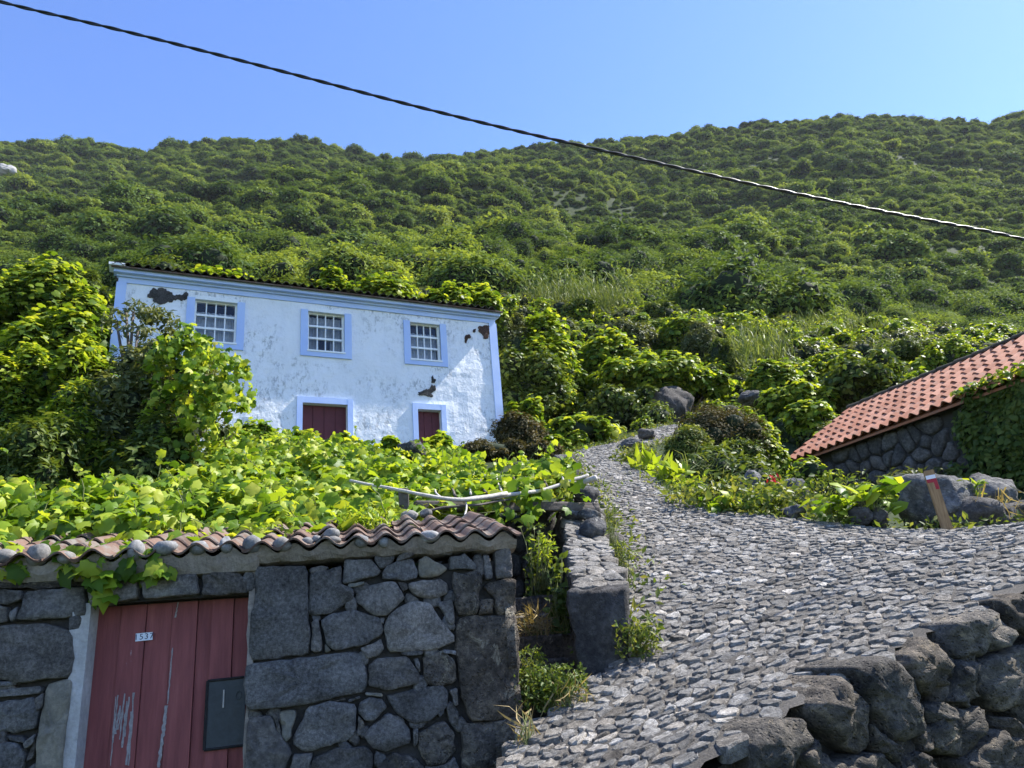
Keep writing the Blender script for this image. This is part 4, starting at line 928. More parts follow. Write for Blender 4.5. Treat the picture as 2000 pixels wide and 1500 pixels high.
# cornice in two steps with corner strips
piece('cornice', *merge([hbox(-.1, HW + .1, -.075, .03, -.05, .19), hbox(-.04, HW + .04, -.125, -.0755, -.05, .09)]), M['trim'], house)
piece('frieze', *hbox(0, HW, -.25, -.1255, -.03, .034), M['trim'], house)
for a, b_ in ((-.03, .17), (HW - .19, HW + .03)): piece('corner_strip', *hbox(a, b_, HB, -.2505, -.06, .038), M['trim'], house)
def surround(parent, a, b_, v0, v1, wd, top, bottom, d=.045, name='surround'):
    L = [hbox(a - wd, a, v0 - bottom, v1 + top, -.03, d), hbox(b_, b_ + wd, v0 - bottom, v1 + top, -.03, d)]
    if top > .01: L.append(hbox(a, b_, v1, v1 + top, -.03, d - .003))
    if bottom > .01: L.append(hbox(a, b_, v0 - bottom, v0, -.03, d - .002))
    return piece(name, *merge(L), M['trim'], parent)
for k, (a, b_) in enumerate(WIN):
    wn = piece('window', *merge([hbox(a, a + .045, WV[0], WV[1], -.16, -.08), hbox(b_ - .045, b_, WV[0], WV[1], -.16, -.08), hbox(a + .045, b_ - .045, WV[1] - .05, WV[1], -.16, -.081), hbox(a + .045, b_ - .045, WV[0], WV[0] + .05, -.16, -.079)]), M['sash'], house)
    wn['label'] = ['left window with its lower panes behind the bush', 'middle window with parted curtains', 'right window with drawn curtains'][k]
    surround(wn, a, b_, *WV, .17, .005, .15)
    piece('window_sill', *hbox(a - .02, b_ + .02, WV[0] - .03, WV[0] + .012, -.075, .06), M['sash'], wn)
    piece('head_board', *hbox(a, b_, WV[1] - .02, WV[1] + .075, -.078, .03), M['sash'], wn)
    ia, ib, iv0, iv1 = a + .045, b_ - .045, WV[0] + .05, WV[1] - .05; cw_, rh = (ib - ia) / 4, (iv1 - iv0) / 3
    for j in (1, 2): piece('rail', *hbox(ia, ib, iv0 + j * rh - .025, iv0 + j * rh + .025, -.15, -.07), M['sash'], wn)
    for i in (1, 2, 3): piece('muntin', *hbox(ia + i * cw_ - .013, ia + i * cw_ + .013, iv0, iv1, -.14, -.085), M['sash'], wn)
    for i in range(4):
        for j in range(3):
            t_ = rng.normal(0, .006, 2); V_ = [hp(ia + i * cw_ + .013, iv0 + j * rh + .02, -.11), hp(ia + (i + 1) * cw_ - .013, iv0 + j * rh + .02, -.11 + t_[0]), hp(ia + (i + 1) * cw_ - .013, iv0 + (j + 1) * rh - .02, -.11 + t_[0] + t_[1]), hp(ia + i * cw_ + .013, iv0 + (j + 1) * rh - .02, -.11 + t_[1])]
            piece('pane', V_, [(0, 1, 2, 3)], M['glass'], wn)
    # pleated curtains
    spans = [(ia, ib)] if k != 1 else [(ia, ia + (ib - ia) * .33), (ib - (ib - ia) * .33, ib)]
    for ca, cb in spans:
        n = 40; V_, F_ = [], []
        for i in range(n + 1):
            u_ = ca + (cb - ca) * i / n; d_ = -.24 + .022 * math.sin(i * 1.1 + .7 * math.sin(i * .5))
            V_ += [hp(u_, WV[0] - .05, d_), hp(u_, iv1 - rh * .55, d_)]
        F_ = [(2 * i, 2 * i + 2, 2 * i + 3, 2 * i + 1) for i in range(n)]; piece('curtain', V_, F_, M['curtain'], wn)
    if k == 1:
        n = 40; V_, F_ = [], []
        for i in range(n + 1):
            t_ = i / n; u_ = ia + (ib - ia) * t_; d_ = -.27 + .02 * math.sin(i * 1.3); V_ += [hp(u_, iv0 + rh * (1.05 + .35 * abs(t_ - .5) * -1.6 + .28), d_), hp(u_, iv1, d_)]
        F_ = [(2 * i, 2 * i + 2, 2 * i + 3, 2 * i + 1) for i in range(n)]; piece('curtain', V_, F_, M['curtain'], wn)
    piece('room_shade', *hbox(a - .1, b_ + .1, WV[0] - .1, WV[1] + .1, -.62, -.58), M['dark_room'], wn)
for k, (a, b_) in enumerate(DOORS):
    dr2 = piece('door', *hbox(a, b_, HB, DV, -.2, -.16), M['house_door'], house)
    nb = 4 if k == 0 else 3
    for i in range(nb): piece('plank', *hbox(a + (b_ - a) * i / nb + .006, a + (b_ - a) * (i + 1) / nb - .006, HB, DV - .02, -.1595, -.14 + .004 * (i % 2)), M['house_door'], dr2)
    surround(dr2, a, b_, HB, DV, .13 if k == 0 else .13, .15, 0, .05)
# plaster fallen off the wall: bare masonry patches
M['bare_wall'] = stone_mat('bare rubble where plaster fell', (.03, .028, .026), (.075, .07, .064), (.14, .13, .12), 30, None, .7, 1.0, .4)
M['bare_brown'] = stone_mat('bare brown render', (.06, .035, .025), (.1, .06, .045), (.15, .095, .07), 30, None, .7, 1.0, .3)
def zc(a, b_):
    p = at_plane(200 + a / 2.353, 500 + b_ / 2.353, HL, HN); return ((p - HL) @ HD, p[2] - HZ)
def scar(poly, mat, seed, rag=.02):
    P = np.array([zc(*q) for q in poly]); P = round_poly(P, 90, .2); rr = np.random.default_rng(seed); c = P.mean(0)
    P = P + np.array([[fnoise((q[0] * 11, q[1] * 11, seed), 1, 5), fnoise((q[0] * 11, q[1] * 11, seed + 9), 1, 5)] for q in P]) * rag * 2.6
    n = len(P); V = [hp(*q, .030) for q in P] + [hp(*q, -.01) for q in P] + [hp(*(c + (q - c) * .86), .0335 + .004 * rr.normal()) for q in P] + [hp(*c, .034)]
    Fc = [(i, i + n, (i + 1) % n + n, (i + 1) % n) for i in range(n)] + [(i, (i + 1) % n, 2 * n + (i + 1) % n, 2 * n + i) for i in range(n)] + [(2 * n + i, 2 * n + (i + 1) % n, 3 * n) for i in range(n)]
    piece('plaster_scar', V, Fc, mat, house, .5)
scar([(208, 190), (228, 152), (290, 148), (330, 178), (322, 210), (280, 222), (240, 215)], M['bare_wall'], 1)
scar([(318, 182), (350, 186), (388, 165), (398, 180), (390, 200), (355, 205), (322, 205)], M['bare_wall'], 2)
scar([(1725, 325), (1780, 318), (1783, 350), (1765, 388), (1750, 380), (1745, 358), (1728, 348)], M['bare_brown'], 3, .012)
scar([(1665, 365), (1690, 360), (1692, 376), (1675, 385), (1672, 402), (1663, 400)], M['bare_brown'], 4, .01)
scar([(1702, 340), (1716, 335), (1712, 352), (1703, 352)], M['bare_brown'], 5, .006)
scar([(1445, 626), (1500, 620), (1505, 595), (1530, 590), (1528, 630), (1510, 645), (1450, 640)], M['bare_wall'], 6, .03)
scar([(1508, 555), (1525, 555), (1528, 580), (1510, 585)], M['bare_wall'], 7, .025)
# roof: two slopes with a row of tile ends along the eave
roof2 = piece('roof', [hp(-.15, .035, .27), hp(HW + .15, .035, .27), hp(HW + .15, RH + .12, -HDp / 2), hp(-.15, RH + .12, -HDp / 2), hp(-.15, .035, -HDp - .2), hp(HW + .15, .035, -HDp - .2)] + [hp(-.15, .0, .27), hp(HW + .15, .0, .27), hp(HW + .15, RH + .05, -HDp / 2), hp(-.15, RH + .05, -HDp / 2), hp(-.15, .0, -HDp - .2), hp(HW + .15, .0, -HDp - .2)],
             [(0, 1, 2, 3), (3, 2, 5, 4), (7, 6, 9, 8), (8, 9, 10, 11), (0, 6, 7, 1), (4, 5, 11, 10), (0, 3, 9, 6), (3, 4, 10, 9), (1, 7, 8, 2), (2, 8, 11, 5)], M['old_tile'], house)
rs_ = unit(hp(0, RH + .12, -HDp / 2) - hp(0, .035, .27)); rn_ = unit(np.cross(HD, rs_)); rn_ = rn_ if rn_[2] > 0 else -rn_
tm2 = wave_tile('tile', .2, .035, .5, .014, M['old_tile'])
M['dark_tile'] = tile_mat('mossy dark tile', (.035, .03, .022), (.065, .05, .035), (.1, .075, .05), (.05, .05, .03)); tm2.materials[0] = M['dark_tile']
for i in range(int((HW + .2) / .2)):
    for row in (0, 1, 2):
        p = hp(-.02 + .2 * i, .035, .27) + rs_ * (-.03 + row * .42) + rn_ * (.04 + er.uniform(-.006, .006)); o = obj('tile', tm2, None, p); e = basis(HD, rs_, rn_); o.rotation_euler = (e.x, e.y + er.normal(0, .02), e.z); o.parent = roof2; o.matrix_parent_inverse = world_of(roof2).inverted()
piece('corner_cap', *hbox(-.2, .12, .032, .09, -.1, .3), M['sash'], house)

# ------------------------------------------------------------------ low house on the right with orange tiles
QZ = 4.6; Q0, Q1 = atz(1535, 905, QZ), atz(2000, 735, QZ); QD = unit(Q1 - Q0); QI = np.array([-QD[1], QD[0], 0]); QI = QI if QI[0] > 0 else -QI     # QI points into the house
QLEN = 8.5; QW = 2.1; QR = 1.22
rh_ = empty('tiled_house', (Q0 + QD * 3 + QI * 2) * [1, 1, 0] + ZZ * 3.2, 'low dark stone house with sunlit orange tile roof, half hidden by creepers', 'house')
def qp(a, z, d=0.0): return Q0 + QD * a + QI * d + ZZ * z
V_, F_ = merge([box_vf(qp(.12, -1.6, .22), QD * QLEN, QI * .25, ZZ * 1.58)]); piece('wall_core', V_, F_, M['joint'], rh_)
Vg = [qp(.12, -1.6, .2), qp(.12, -1.6, 2 * QW), qp(.12, -.08, 2 * QW), qp(.12, QR - .12, QW + .1), qp(.12, -.08, .2)]; Vg += [v + QD * .2 for v in Vg]
piece('gable_wall', Vg, [(0, 1, 2, 3, 4), (9, 8, 7, 6, 5)] + [(i, i + 5, (i + 1) % 5 + 5, (i + 1) % 5) for i in range(5)], M['wall_stone'], rh_, .4)
g = np.random.default_rng(41); cp = np.array([(u_ + g.normal(0, .06) + (r_ % 2) * .14, z_ + g.normal(0, .05)) for r_, z_ in enumerate(np.arange(-1.5, -.06, .21)) for u_ in np.arange(.2, 6.6, .27)])
keep = g.uniform(size=len(cp)) > .12; cp = cp[keep]
for P in voronoi(cp, .3):
    if len(P) < 3: continue
    c = P.mean(0); P = c + (P - c) * .92; P[:, 1] = np.minimum(P[:, 1], -.05)
    Vs, Fs = stone_vf(P, Q0 + QI * .2, QD, ZZ, -QI, .055, .06, .15, 14, .014); piece('stone', Vs, orient(Vs, Fs, -QI), M['wall_stone'], rh_, float(g.uniform(.25, .85)), True)
qs = unit(QI * QW + ZZ * QR); qn = unit(np.cross(QD, qs)); qn = qn if qn[2] > 0 else -qn; SLOPE = math.hypot(QW, QR)
roof3 = piece('roof', [qp(-.05, -.03), qp(QLEN, -.03), qp(QLEN, QR - .03, QW), qp(-.05, QR - .03, QW), qp(-.05, -.03, 2 * QW), qp(QLEN, -.03, 2 * QW)] + [qp(-.05, -.07), qp(QLEN, -.07), qp(QLEN, QR - .07, QW), qp(-.05, QR - .07, QW), qp(-.05, -.07, 2 * QW), qp(QLEN, -.07, 2 * QW)],
              [(0, 1, 2, 3), (3, 2, 5, 4), (7, 6, 9, 8), (8, 9, 10, 11), (0, 6, 7, 1), (4, 5, 11, 10), (0, 3, 9, 6), (3, 4, 10, 9), (1, 7, 8, 2), (2, 8, 11, 5)], M['red_tile'], rh_)
tm3 = wave_tile('tile', .205, .034, .40, .016, M['red_tile'], .03, .03); NR = 7; EX = SLOPE / NR
for row in range(NR):
    for i in range(int(6.2 / .205)):
        p = qp(.05 + .205 * i, 0) + qs * (row * EX - .05) + qn * (.03 + er.uniform(-.003, .004)); o = obj('tile', tm3, None, p); e = basis(QD, qs, qn); o.rotation_euler = (e.x + er.normal(0, .008), e.y + er.normal(0, .012), e.z + er.normal(0, .006)); o.parent = roof3; o.matrix_parent_inverse = world_of(roof3).inverted()
for i in range(16):
    n = 8; V_, F_ = [], []
    for y_ in (0, .42):
        for th in np.linspace(0, math.pi, n): V_.append(qp(-.08 + i * .38 + y_, QR + .02, QW) + QI * (.1 - .012 * (y_ > 0)) * math.cos(th) + ZZ * (.085 - .012 * (y_ > 0)) * math.sin(th) + ZZ * (.012 if y_ == 0 else 0))
    F_ = [(j, j + 1, n + j + 1, n + j) for j in range(n - 1)]; piece('ridge_tile', V_, F_, M['dark_tile'], roof3)

# ------------------------------------------------------------------ overhead cable (two twisted strands)
cab = empty('overhead_cable', at(1000, 255, 5.2), 'black twisted overhead power cable sagging across the sky', 'cable')
M['cable'] = plain_mat('black cable sheath', (.012, .012, .013), .42, .2, 60, .1, .5)
cpx = np.array([(-700, -120), (-300, -55), (0, 5), (200, 50), (400, 100), (600, 152), (800, 205), (1000, 254), (1200, 299), (1400, 345), (1600, 388), (1800, 428), (2000, 464), (2400, 530), (3000, 610)], float)
tq = np.linspace(0, len(cpx) - 1, 420); cxx = np.interp(tq, range(len(cpx)), cpx[:, 0]); cyy = np.interp(tq, range(len(cpx)), cpx[:, 1])
kk = np.ones(31) / 31; cyy[15:-15] = np.convolve(cyy, kk, 'valid')
CP = np.array([at(x, y, np.interp(x, [-700, 2000, 3000], [3.9, 6.0, 6.6])) for x, y in zip(cxx, cyy)])
seg = np.concatenate([[0], np.cumsum(np.linalg.norm(np.diff(CP, axis=0), axis=1))])
t_ = np.arange(0, seg[-1], .018); CP = np.stack([np.interp(t_, seg, CP[:, k]) for k in range(3)], 1)
for ph in (0, math.pi):
    a = 2 * math.pi * t_ / .34 + ph; tang = unit(CP[-1] - CP[0]); s1 = unit(np.cross(tang, ZZ)); s2 = np.cross(s1, tang)
    V_, F_ = tube_vf(CP + .006 * (np.cos(a)[:, None] * s1 + np.sin(a)[:, None] * s2), .0095, 6); piece('strand', V_, F_, M['cable'], cab, None, True)

# ------------------------------------------------------------------ trail marker post
post = empty('trail_marker_post', at(1852, 1031, 7.0), 'leaning square wooden post with white and red painted trail mark', 'post')
def wood_mat():
    s = NT('yellow pine'); n = s.noise(6, 6, .6, s.scaled((14, 14, 1.2))); c = s.ramp(n, [(.3, (.2, .115, .05)), (.6, (.32, .2, .095)), (.8, (.4, .27, .14))]); s.bsdf(c, .65, s.bump(n, .25, .004)); return s.m
M['pine'] = wood_mat(); M['white_paint'] = plain_mat('white trail paint', (.74, .74, .76), .5, .1, 40, .1); M['red_trail'] = plain_mat('red trail paint', (.33, .02, .03), .5, .15, 40, .1)
pbm, ptp = at(1851, 1034, 7.0) - ZZ * .06, at(1813, 920, 7.03); pa = unit(ptp - pbm); pr_ = unit(np.cross(unit(A3(.42, .9, 0)), pa)); pf = np.cross(pa, pr_); pr_ = unit(np.cross(pf, pa)) if np.cross(pf, pa)[0] > 0 else -unit(np.cross(pf, pa))
pf = unit(np.cross(pr_, pa)); pf = pf if pf[1] < 0 else -pf; plen = float(np.linalg.norm(ptp - pbm)); hw_ = .045
V_, F_ = box_vf(pbm - pr_ * hw_ - pf * hw_, pr_ * 2 * hw_, pf * 2 * hw_, pa * plen)
import bmesh
def bevel_box(V, Fc, off=.006):
    bm = bmesh.new(); vs = [bm.verts.new(tuple(map(float, v))) for v in V]
    for f in Fc: bm.faces.new([vs[i] for i in f])
    bmesh.ops.recalc_face_normals(bm, faces=bm.faces[:]); bmesh.ops.bevel(bm, geom=bm.edges[:], offset=off, segments=2, affect='EDGES'); bm.verts.index_update()
    out = [v.co[:] for v in bm.verts], [tuple(v.index for v in f.verts) for f in bm.faces]; bm.free(); return out
piece('shaft', *bevel_box(V_, F_), M['pine'], post)
def band(z0, z1, a0, a1, mat, nm): V_, F_ = box_vf(pbm + pf * (hw_ - .0005) + pa * z0 + pr_ * a0, pr_ * (a1 - a0), pf * .003, pa * (z1 - z0)); piece(nm, V_, F_, mat, post)
band(plen - .085, plen - .05, -hw_ + .004, hw_ - .004, M['white_paint'], 'white_mark'); band(plen - .12, plen - .0855, -hw_ + .004, hw_ - .004, M['red_trail'], 'red_mark'); band(plen - .19, plen - .1205, .012, hw_ - .004, M['red_trail'], 'red_mark')

# ------------------------------------------------------------------ loose rocks
def rock(x, y, Yd, a, b_, seed, label, mat='boulder', rnd=.4, lump=.2, sharp=1.2, sub=4, dy=.9, rotz=0):
    c = at(x, y, Yd); s_ = Yd / 1450 / .96; Vs, Fs = rock_vf((0, 0, 0), a * s_, a * s_ * dy, b_ * s_, seed, lump, sub, sharp)
    o = obj('rock', make_mesh('rock', Vs, Fs, M[mat], rnd, True), None, c); return tag(o, label, 'rock')
rock(1822, 985, 7.75, 72, 62, 1, 'large grey boulder right behind the trail marker post', rnd=.62)
rock(1938, 968, 8.1, 50, 42, 2, 'pale grey rock at the right edge with dry stalks over it', rnd=.72)
rock(1905, 1010, 7.6, 70, 40, 3, 'brown rock low between the two boulders right of the post', 'wall_stone', .5)
rock(1915, 945, 8.4, 24, 22, 33, 'small brown rock perched between the boulders by the right house', 'wall_stone', .6)
rock(1990, 1005, 7.6, 40, 26, 34, 'flat dark rock at the right end of the path edge', 'wall_stone', .45)
rock(1548, 1000, 8.0, 26, 16, 4, 'small pitted rock at the path edge below the red flower', 'boulder', .4)
rock(1680, 1012, 7.5, 24, 22, 5, 'dark rock at the path edge under the squash leaves', 'wall_stone', .35)
rock(1686, 985, 7.6, 16, 14, 55, 'small brown stone resting on the dark rock below the squash leaves', 'wall_stone', .5)
rock(1715, 1012, 7.55, 22, 22, 6, 'dark rock between the squash leaves and the large boulder', 'wall_stone', .3)
rock(1465, 958, 9.6, 32, 36, 7, 'slanting grey slab of rock among the low plants', 'boulder', .5, .15)
rock(1555, 965, 9.2, 24, 38, 8, 'upright dark rock beside the red flower', 'boulder', .4, .15)
rock(1105, 915, 8.8, 27, 32, 9, 'pointed dark rock on the left edge of the path above the pergola', 'boulder', .3, .15, sharp=1.6)
rock(805, 893, 10.5, 31, 34, 10, 'big black rock among the vines below the small door', 'boulder', .12)
rock(1463, 776, 21.0, 24, 17, 11, 'dark rock block above the bend of the path', 'boulder', .2)
rock(1310, 800, 22.5, 50, 45, 12, 'bare grey rock outcrop under the creeper at the top of the path', 'wall_stone', .3)
rock(1290, 838, 20.6, 26, 9, 14, 'low stone edging the top bend of the path', 'boulder', .5)
rock(1232, 868, 16.2, 26, 10, 15, 'low stone edging the right side of the upper path', 'boulder', .6)
rock(1262, 848, 18.2, 20, 12, 16, 'brownish stone behind the upper path edging', 'wall_stone', .6)
_y = next(y_ for y_ in np.arange(80, 330, 1.0) if at(12, 334, y_)[2] < float(hill(at(12, 334, y_)[0], y_)) + 1.5)
rock(10, 334, _y - 3, 26, 20, 40, 'pale grey cliff rock bare of trees high on the left mountainside', 'beach_stone', .9, .3, 1.6)
rock(800, 1009, 5.75, 17, 12, 17, 'pale smooth stone on the shed roof beside the pergola post', 'beach_stone', .7, .06, .3)
rock(832, 1003, 5.85, 12, 9, 18, 'small dark stone on the top tiles of the shed roof', 'beach_stone', .3, .06, .3)

# ------------------------------------------------------------------ vegetation builders
def rbf2(P):
    P = np.array(P); n = len(P); D = np.linalg.norm(P[:, None, :2] - P[None, :, :2], axis=2); ph = lambda r: np.sqrt(r * r + .25)
    A = np.zeros((n + 3, n + 3)); A[:n, :n] = ph(D) - np.eye(n) * .05; A[:n, n] = 1; A[:n, n + 1:] = P[:, :2]; A[n:, :n] = A[:n, n:].T
    ww = np.linalg.solve(A, np.concatenate([P[:, 2], [0, 0, 0]]))
    return lambda x, y: ph(np.sqrt((np.asarray(x)[..., None] - P[:, 0]) ** 2 + (np.asarray(y)[..., None] - P[:, 1]) ** 2)) @ ww[:n] + ww[n] + ww[n + 1] * np.asarray(x) + ww[n + 2] * np.asarray(y)
def leaf_frames(pos, nrm, g, droop=None):
    nrm = nrm / np.linalg.norm(nrm, axis=1, keepdims=True); d = rand_unit(len(pos), g)
    if droop is not None: d = d * (1 - droop) + np.array([0, 0, -1.0]) * droop
    y = d - nrm * (d * nrm).sum(1, keepdims=True); y /= np.linalg.norm(y, axis=1, keepdims=True) + 1e-9
    return np.cross(y, nrm), y, nrm
_leafmesh = {}
def leaf_mesh(tmpl, mat, k):
    key = (id(tmpl), mat.name, k)
    if key not in _leafmesh: _leafmesh[key] = make_mesh('leaf', tmpl[0], tmpl[1], mat, .08 + .84 * k / 7)
    return _leafmesh[key]
def foliage(root, pos, nrm, size, tmpl, mat, g, hero=0, droop=None, core=None, name='foliage', near_ok=None):
    """leaves of one plant: the ones showing largest become parts named leaf, the rest one stuff part"""
    x, y, z = leaf_frames(pos, nrm, g, droop); size = np.broadcast_to(size, (len(pos),)); hid = np.array([], int)
    if hero:
        pr = proj(pos); dist = np.linalg.norm(pos - CAM, axis=1); ok = (pr[:, 0] > 0) & (pr[:, 0] < 2000) & (pr[:, 1] < 1500)
        if near_ok is not None: ok &= near_ok
        hid = np.argsort(np.where(ok, dist / size, 1e6))[:hero]
        for i in hid:
            o = bpy.data.objects.new('leaf', leaf_mesh(tmpl, mat, int(g.integers(0, 8)))); COL.objects.link(o); o.location = pos[i].tolist(); s_ = float(size[i])
            o.rotation_euler = basis(x[i], y[i], z[i]); o.scale = (s_ * g.uniform(.75, 1.1), s_, s_ * g.uniform(.3, 2.4)); o.parent = root; o.matrix_parent_inverse = Matrix.Translation(-Vector(root.location))
    m = np.ones(len(pos), bool); m[hid] = False; TV, TF = tmpl; n = int(m.sum())
    if n == 0: return None
    cup = g.uniform(.2, 2.6, (n, 1, 1)); wid = g.uniform(.7, 1.1, (n, 1, 1))
    V = pos[m][:, None, :] + size[m][:, None, None] * (wid * x[m][:, None, :] * TV[None, :, 0:1] + y[m][:, None, :] * TV[None, :, 1:2] + cup * z[m][:, None, :] * TV[None, :, 2:3])
    Fc = (TF[None] + (np.arange(n) * len(TV))[:, None, None]).reshape(-1, 3); r = np.repeat(g.uniform(0, 1, n), len(TV)); V = V.reshape(-1, 3)
    o = piece(name, V, Fc, mat, root, r); o['kind'] = 'stuff'; return o
def stems(root, lines, r0, mat, name='stem', k=5):
    parts = []
    for L in lines: parts.append(tube_vf(L, np.linspace(r0, r0 * .45, len(L)), k))
    V, Fc = merge(parts); o = piece(name, V, Fc, mat, root, smooth=True)
    if len(lines) > 1: o['kind'] = 'stuff'
    return o
def vine_patch(label, name, ctrl, poly_px, n, size, g, mat, tmpl=GRAPE, hero=0, bump=.16, deep=.3, cat='vine', core_drop=.28, shoots=0, floor=True):
    P = [at(*c) for c in ctrl]; zf = rbf2(P); poly = np.array([at(*c)[:2] for c in poly_px]); root = empty(name, (*poly.mean(0), float(h_up(*poly.mean(0)))), label, cat)
    lo, hi = poly.min(0), poly.max(0); xy = g.uniform(lo, hi, (n * 6, 2)); xy = xy[in_poly(xy[:, 0], xy[:, 1], poly)]
    # keep density even as seen: more leaves near the camera
    xy = xy[:n]; nb = np.array([fnoise((a, b, 0), 1.6, 3) + .5 * fnoise((a, b, 5), 4.5, 2) for a, b in xy])
    z = zf(xy[:, 0], xy[:, 1]) + bump * nb
    e = .05; gxx = (zf(xy[:, 0] + e, xy[:, 1]) - zf(xy[:, 0] - e, xy[:, 1])) / (2 * e); gyy = (zf(xy[:, 0], xy[:, 1] + e) - zf(xy[:, 0], xy[:, 1] - e)) / (2 * e)
    nr = np.stack([-gxx * .6, -gyy * .6 - .25, np.ones(len(xy))], 1); nr = nr + rand_unit(len(xy), g) * .95
    dep = g.uniform(0, 1, len(xy)) ** 1.8 * deep; pos = np.column_stack([xy, z - dep])
    lines = []
    if shoots:
        sp = []
        for i in g.choice(len(xy), shoots, replace=False):
            p = pos[i] + ZZ * dep[i]; L = [p]; d = unit(g.normal(size=3) * .5 + ZZ * .9); ln = g.uniform(.12, .38)
            for k in range(5): d = unit(d + g.normal(size=3) * .25); L.append(L[-1] + d * ln / 5)
            lines.append(L)
            for q in L[1:]: sp.append(q + g.normal(size=3) * .02)
        sp = np.array(sp); pos = np.vstack([pos, sp]); nr = np.vstack([nr, rand_unit(len(sp), g) + ZZ * .4]); szs = np.concatenate([np.full(len(xy), size), np.full(len(sp), size * .7)])
    else: szs = np.full(len(xy), size)
    szs = szs * g.uniform(.55, 1.25, len(szs))
    foliage(root, pos, nr, szs, tmpl, mat, g, hero)
    # tangled stems, and a dark sheet below that stands for deep shade
    for i in g.choice(len(xy), 30):
        p = pos[i] - ZZ * .05; d = unit(np.array([g.normal(), g.normal(), 0.0])); L = [p]
        for k in range(7): d = unit(d + g.normal(size=3) * [.4, .4, .1]); q = L[-1] + d * .12; q[2] = float(zf(q[0], q[1])) - .1; L.append(q)
        lines.append(L)
    stems(root, lines, .005, M['stem'])
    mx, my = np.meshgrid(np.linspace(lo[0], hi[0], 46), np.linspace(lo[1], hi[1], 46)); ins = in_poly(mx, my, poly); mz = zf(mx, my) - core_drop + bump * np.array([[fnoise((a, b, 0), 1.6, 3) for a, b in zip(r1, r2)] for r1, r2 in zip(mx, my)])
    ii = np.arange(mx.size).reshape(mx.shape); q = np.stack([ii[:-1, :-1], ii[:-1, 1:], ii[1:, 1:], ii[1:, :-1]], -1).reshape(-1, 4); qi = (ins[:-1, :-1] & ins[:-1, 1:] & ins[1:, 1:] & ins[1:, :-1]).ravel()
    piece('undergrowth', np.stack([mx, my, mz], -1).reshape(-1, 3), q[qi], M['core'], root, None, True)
    return root, zf, poly
KIND = {  # template, material, leaf size in m, leaf layers, up bias
 'vine': (GRAPE, 'vine_mid', .17, 1.5, .8), 'fig': (BROAD, 'laurel', .2, 1.5, .5), 'laurel': (OVAL, 'laurel', .17, 2.2, .5), 'olive': (OVAL, 'olive', .14, 2.4, .4),
 'heath': (OVAL, 'heath', .11, 3.0, .7), 'dark': (OVAL, 'laurel', .15, 2.4, .6), 'bright': (BROAD, 'vine_mid', .17, 1.8, .8), 'weed': (OVAL, 'weed', .06, 2.4, .5)}
def shrub(label, name, px, py, Yd, wpx, hpx, kind, seed, nsub=14, cat='shrub', scale_leaf=1.0, dy=.85, dens=1.0, trunk=True, subr=.42, core=.58, mat=None, low=-.8, group=None, droop=None, ground=True):
    g = np.random.default_rng(seed); tmpl, mt, sz, lay, up = KIND[kind]; sz *= scale_leaf; mt = mat or mt
    c = at(px, py, Yd); s_ = Yd / 1450 / .95; rx, rz = wpx / 2 * s_, hpx / 2 * s_; gz = float(h_up(c[0], c[1])); ry = max(rx * dy, rz * .6)
    if ground:
        top, bot = c[2] + rz, min(c[2] - rz, max(gz - .1, c[2] - rz - 2.2)); c = np.array([c[0], c[1], (top + bot) / 2]); rz = (top - bot) / 2; nsub = int(nsub * min(1.8, max(1.0, rz * 2 / (hpx * s_)))) + 2
    nsub = int(nsub * 1.7); sub_r = .76 * subr * min(rx, max(rz, rx * .55)); R = np.array([rx, ry, rz]) - sub_r * .2; R = np.maximum(R, sub_r * .4)
    area = nsub * 4 * math.pi * sub_r ** 2 * .55; n = int(np.clip(1.25 * lay * dens * area / (sz * sz * .38), 700, 14000))
    V, Fc, r, mi = blob_crown(g, c, *R, nsub, sub_r, n, sz, tmpl, up, core, low, droop=droop)
    root = empty(name, (c[0], c[1], gz), label, cat, group)
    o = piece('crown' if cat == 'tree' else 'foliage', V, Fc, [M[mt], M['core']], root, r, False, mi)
    if trunk:
        L = []
        for k in range(4):
            e = c + rand_unit(1, g)[0] * R * .6; e[2] = max(e[2], c[2] - rz * .3); b_ = np.array([c[0] + g.normal() * .08, c[1] + g.normal() * .08, gz - .15]); L.append([b_ + (e - b_) * t + rand_unit(1, g)[0] * .05 * (0 < t < 1) for t in (0, .35, .7, 1)])
        stems(root, L, max(.02, rx * .05), M['bark'], 'trunk', 6)
    return root

# ------------------------------------------------------------------ vines in front of the white house
g = np.random.default_rng(51)
ctrlA = [(-150, 1095, 4.0), (0, 1085, 4.12), (150, 1062, 4.35), (250, 1070, 4.45), (420, 1045, 4.6), (600, 1035, 4.85), (720, 1030, 5.1), (775, 1022, 5.3), (-150, 1000, 5.0), (0, 985, 5.4), (100, 985, 5.4), (250, 985, 5.6), (420, 975, 5.9), (600, 960, 6.3), (700, 965, 6.3), (770, 990, 6.0),
         (-150, 950, 6.6), (50, 955, 6.6), (250, 945, 6.8), (420, 922, 7.5), (560, 905, 8.6), (700, 912, 8.6), (800, 938, 7.8)]
polyA = [(-200, 1100, 4.0), (0, 1085, 4.12), (130, 1080, 4.2), (165, 1075, 4.25), (250, 1075, 4.4), (300, 1068, 4.5), (420, 1056, 4.58), (600, 1043, 4.78), (720, 1036, 5.0), (775, 1022, 5.3), (780, 985, 6.0), (810, 945, 7.6), (700, 912, 8.6), (560, 905, 8.6), (420, 922, 7.6), (250, 945, 6.9), (50, 955, 6.7), (-250, 950, 6.6)]
vineA, zfA, _ = vine_patch('bright green grape vine smothering the tile roof of the stone shed', 'grape_vine', ctrlA, polyA, 7600, .118, g, M['vine'], hero=290, bump=.2, deep=.26, shoots=46)
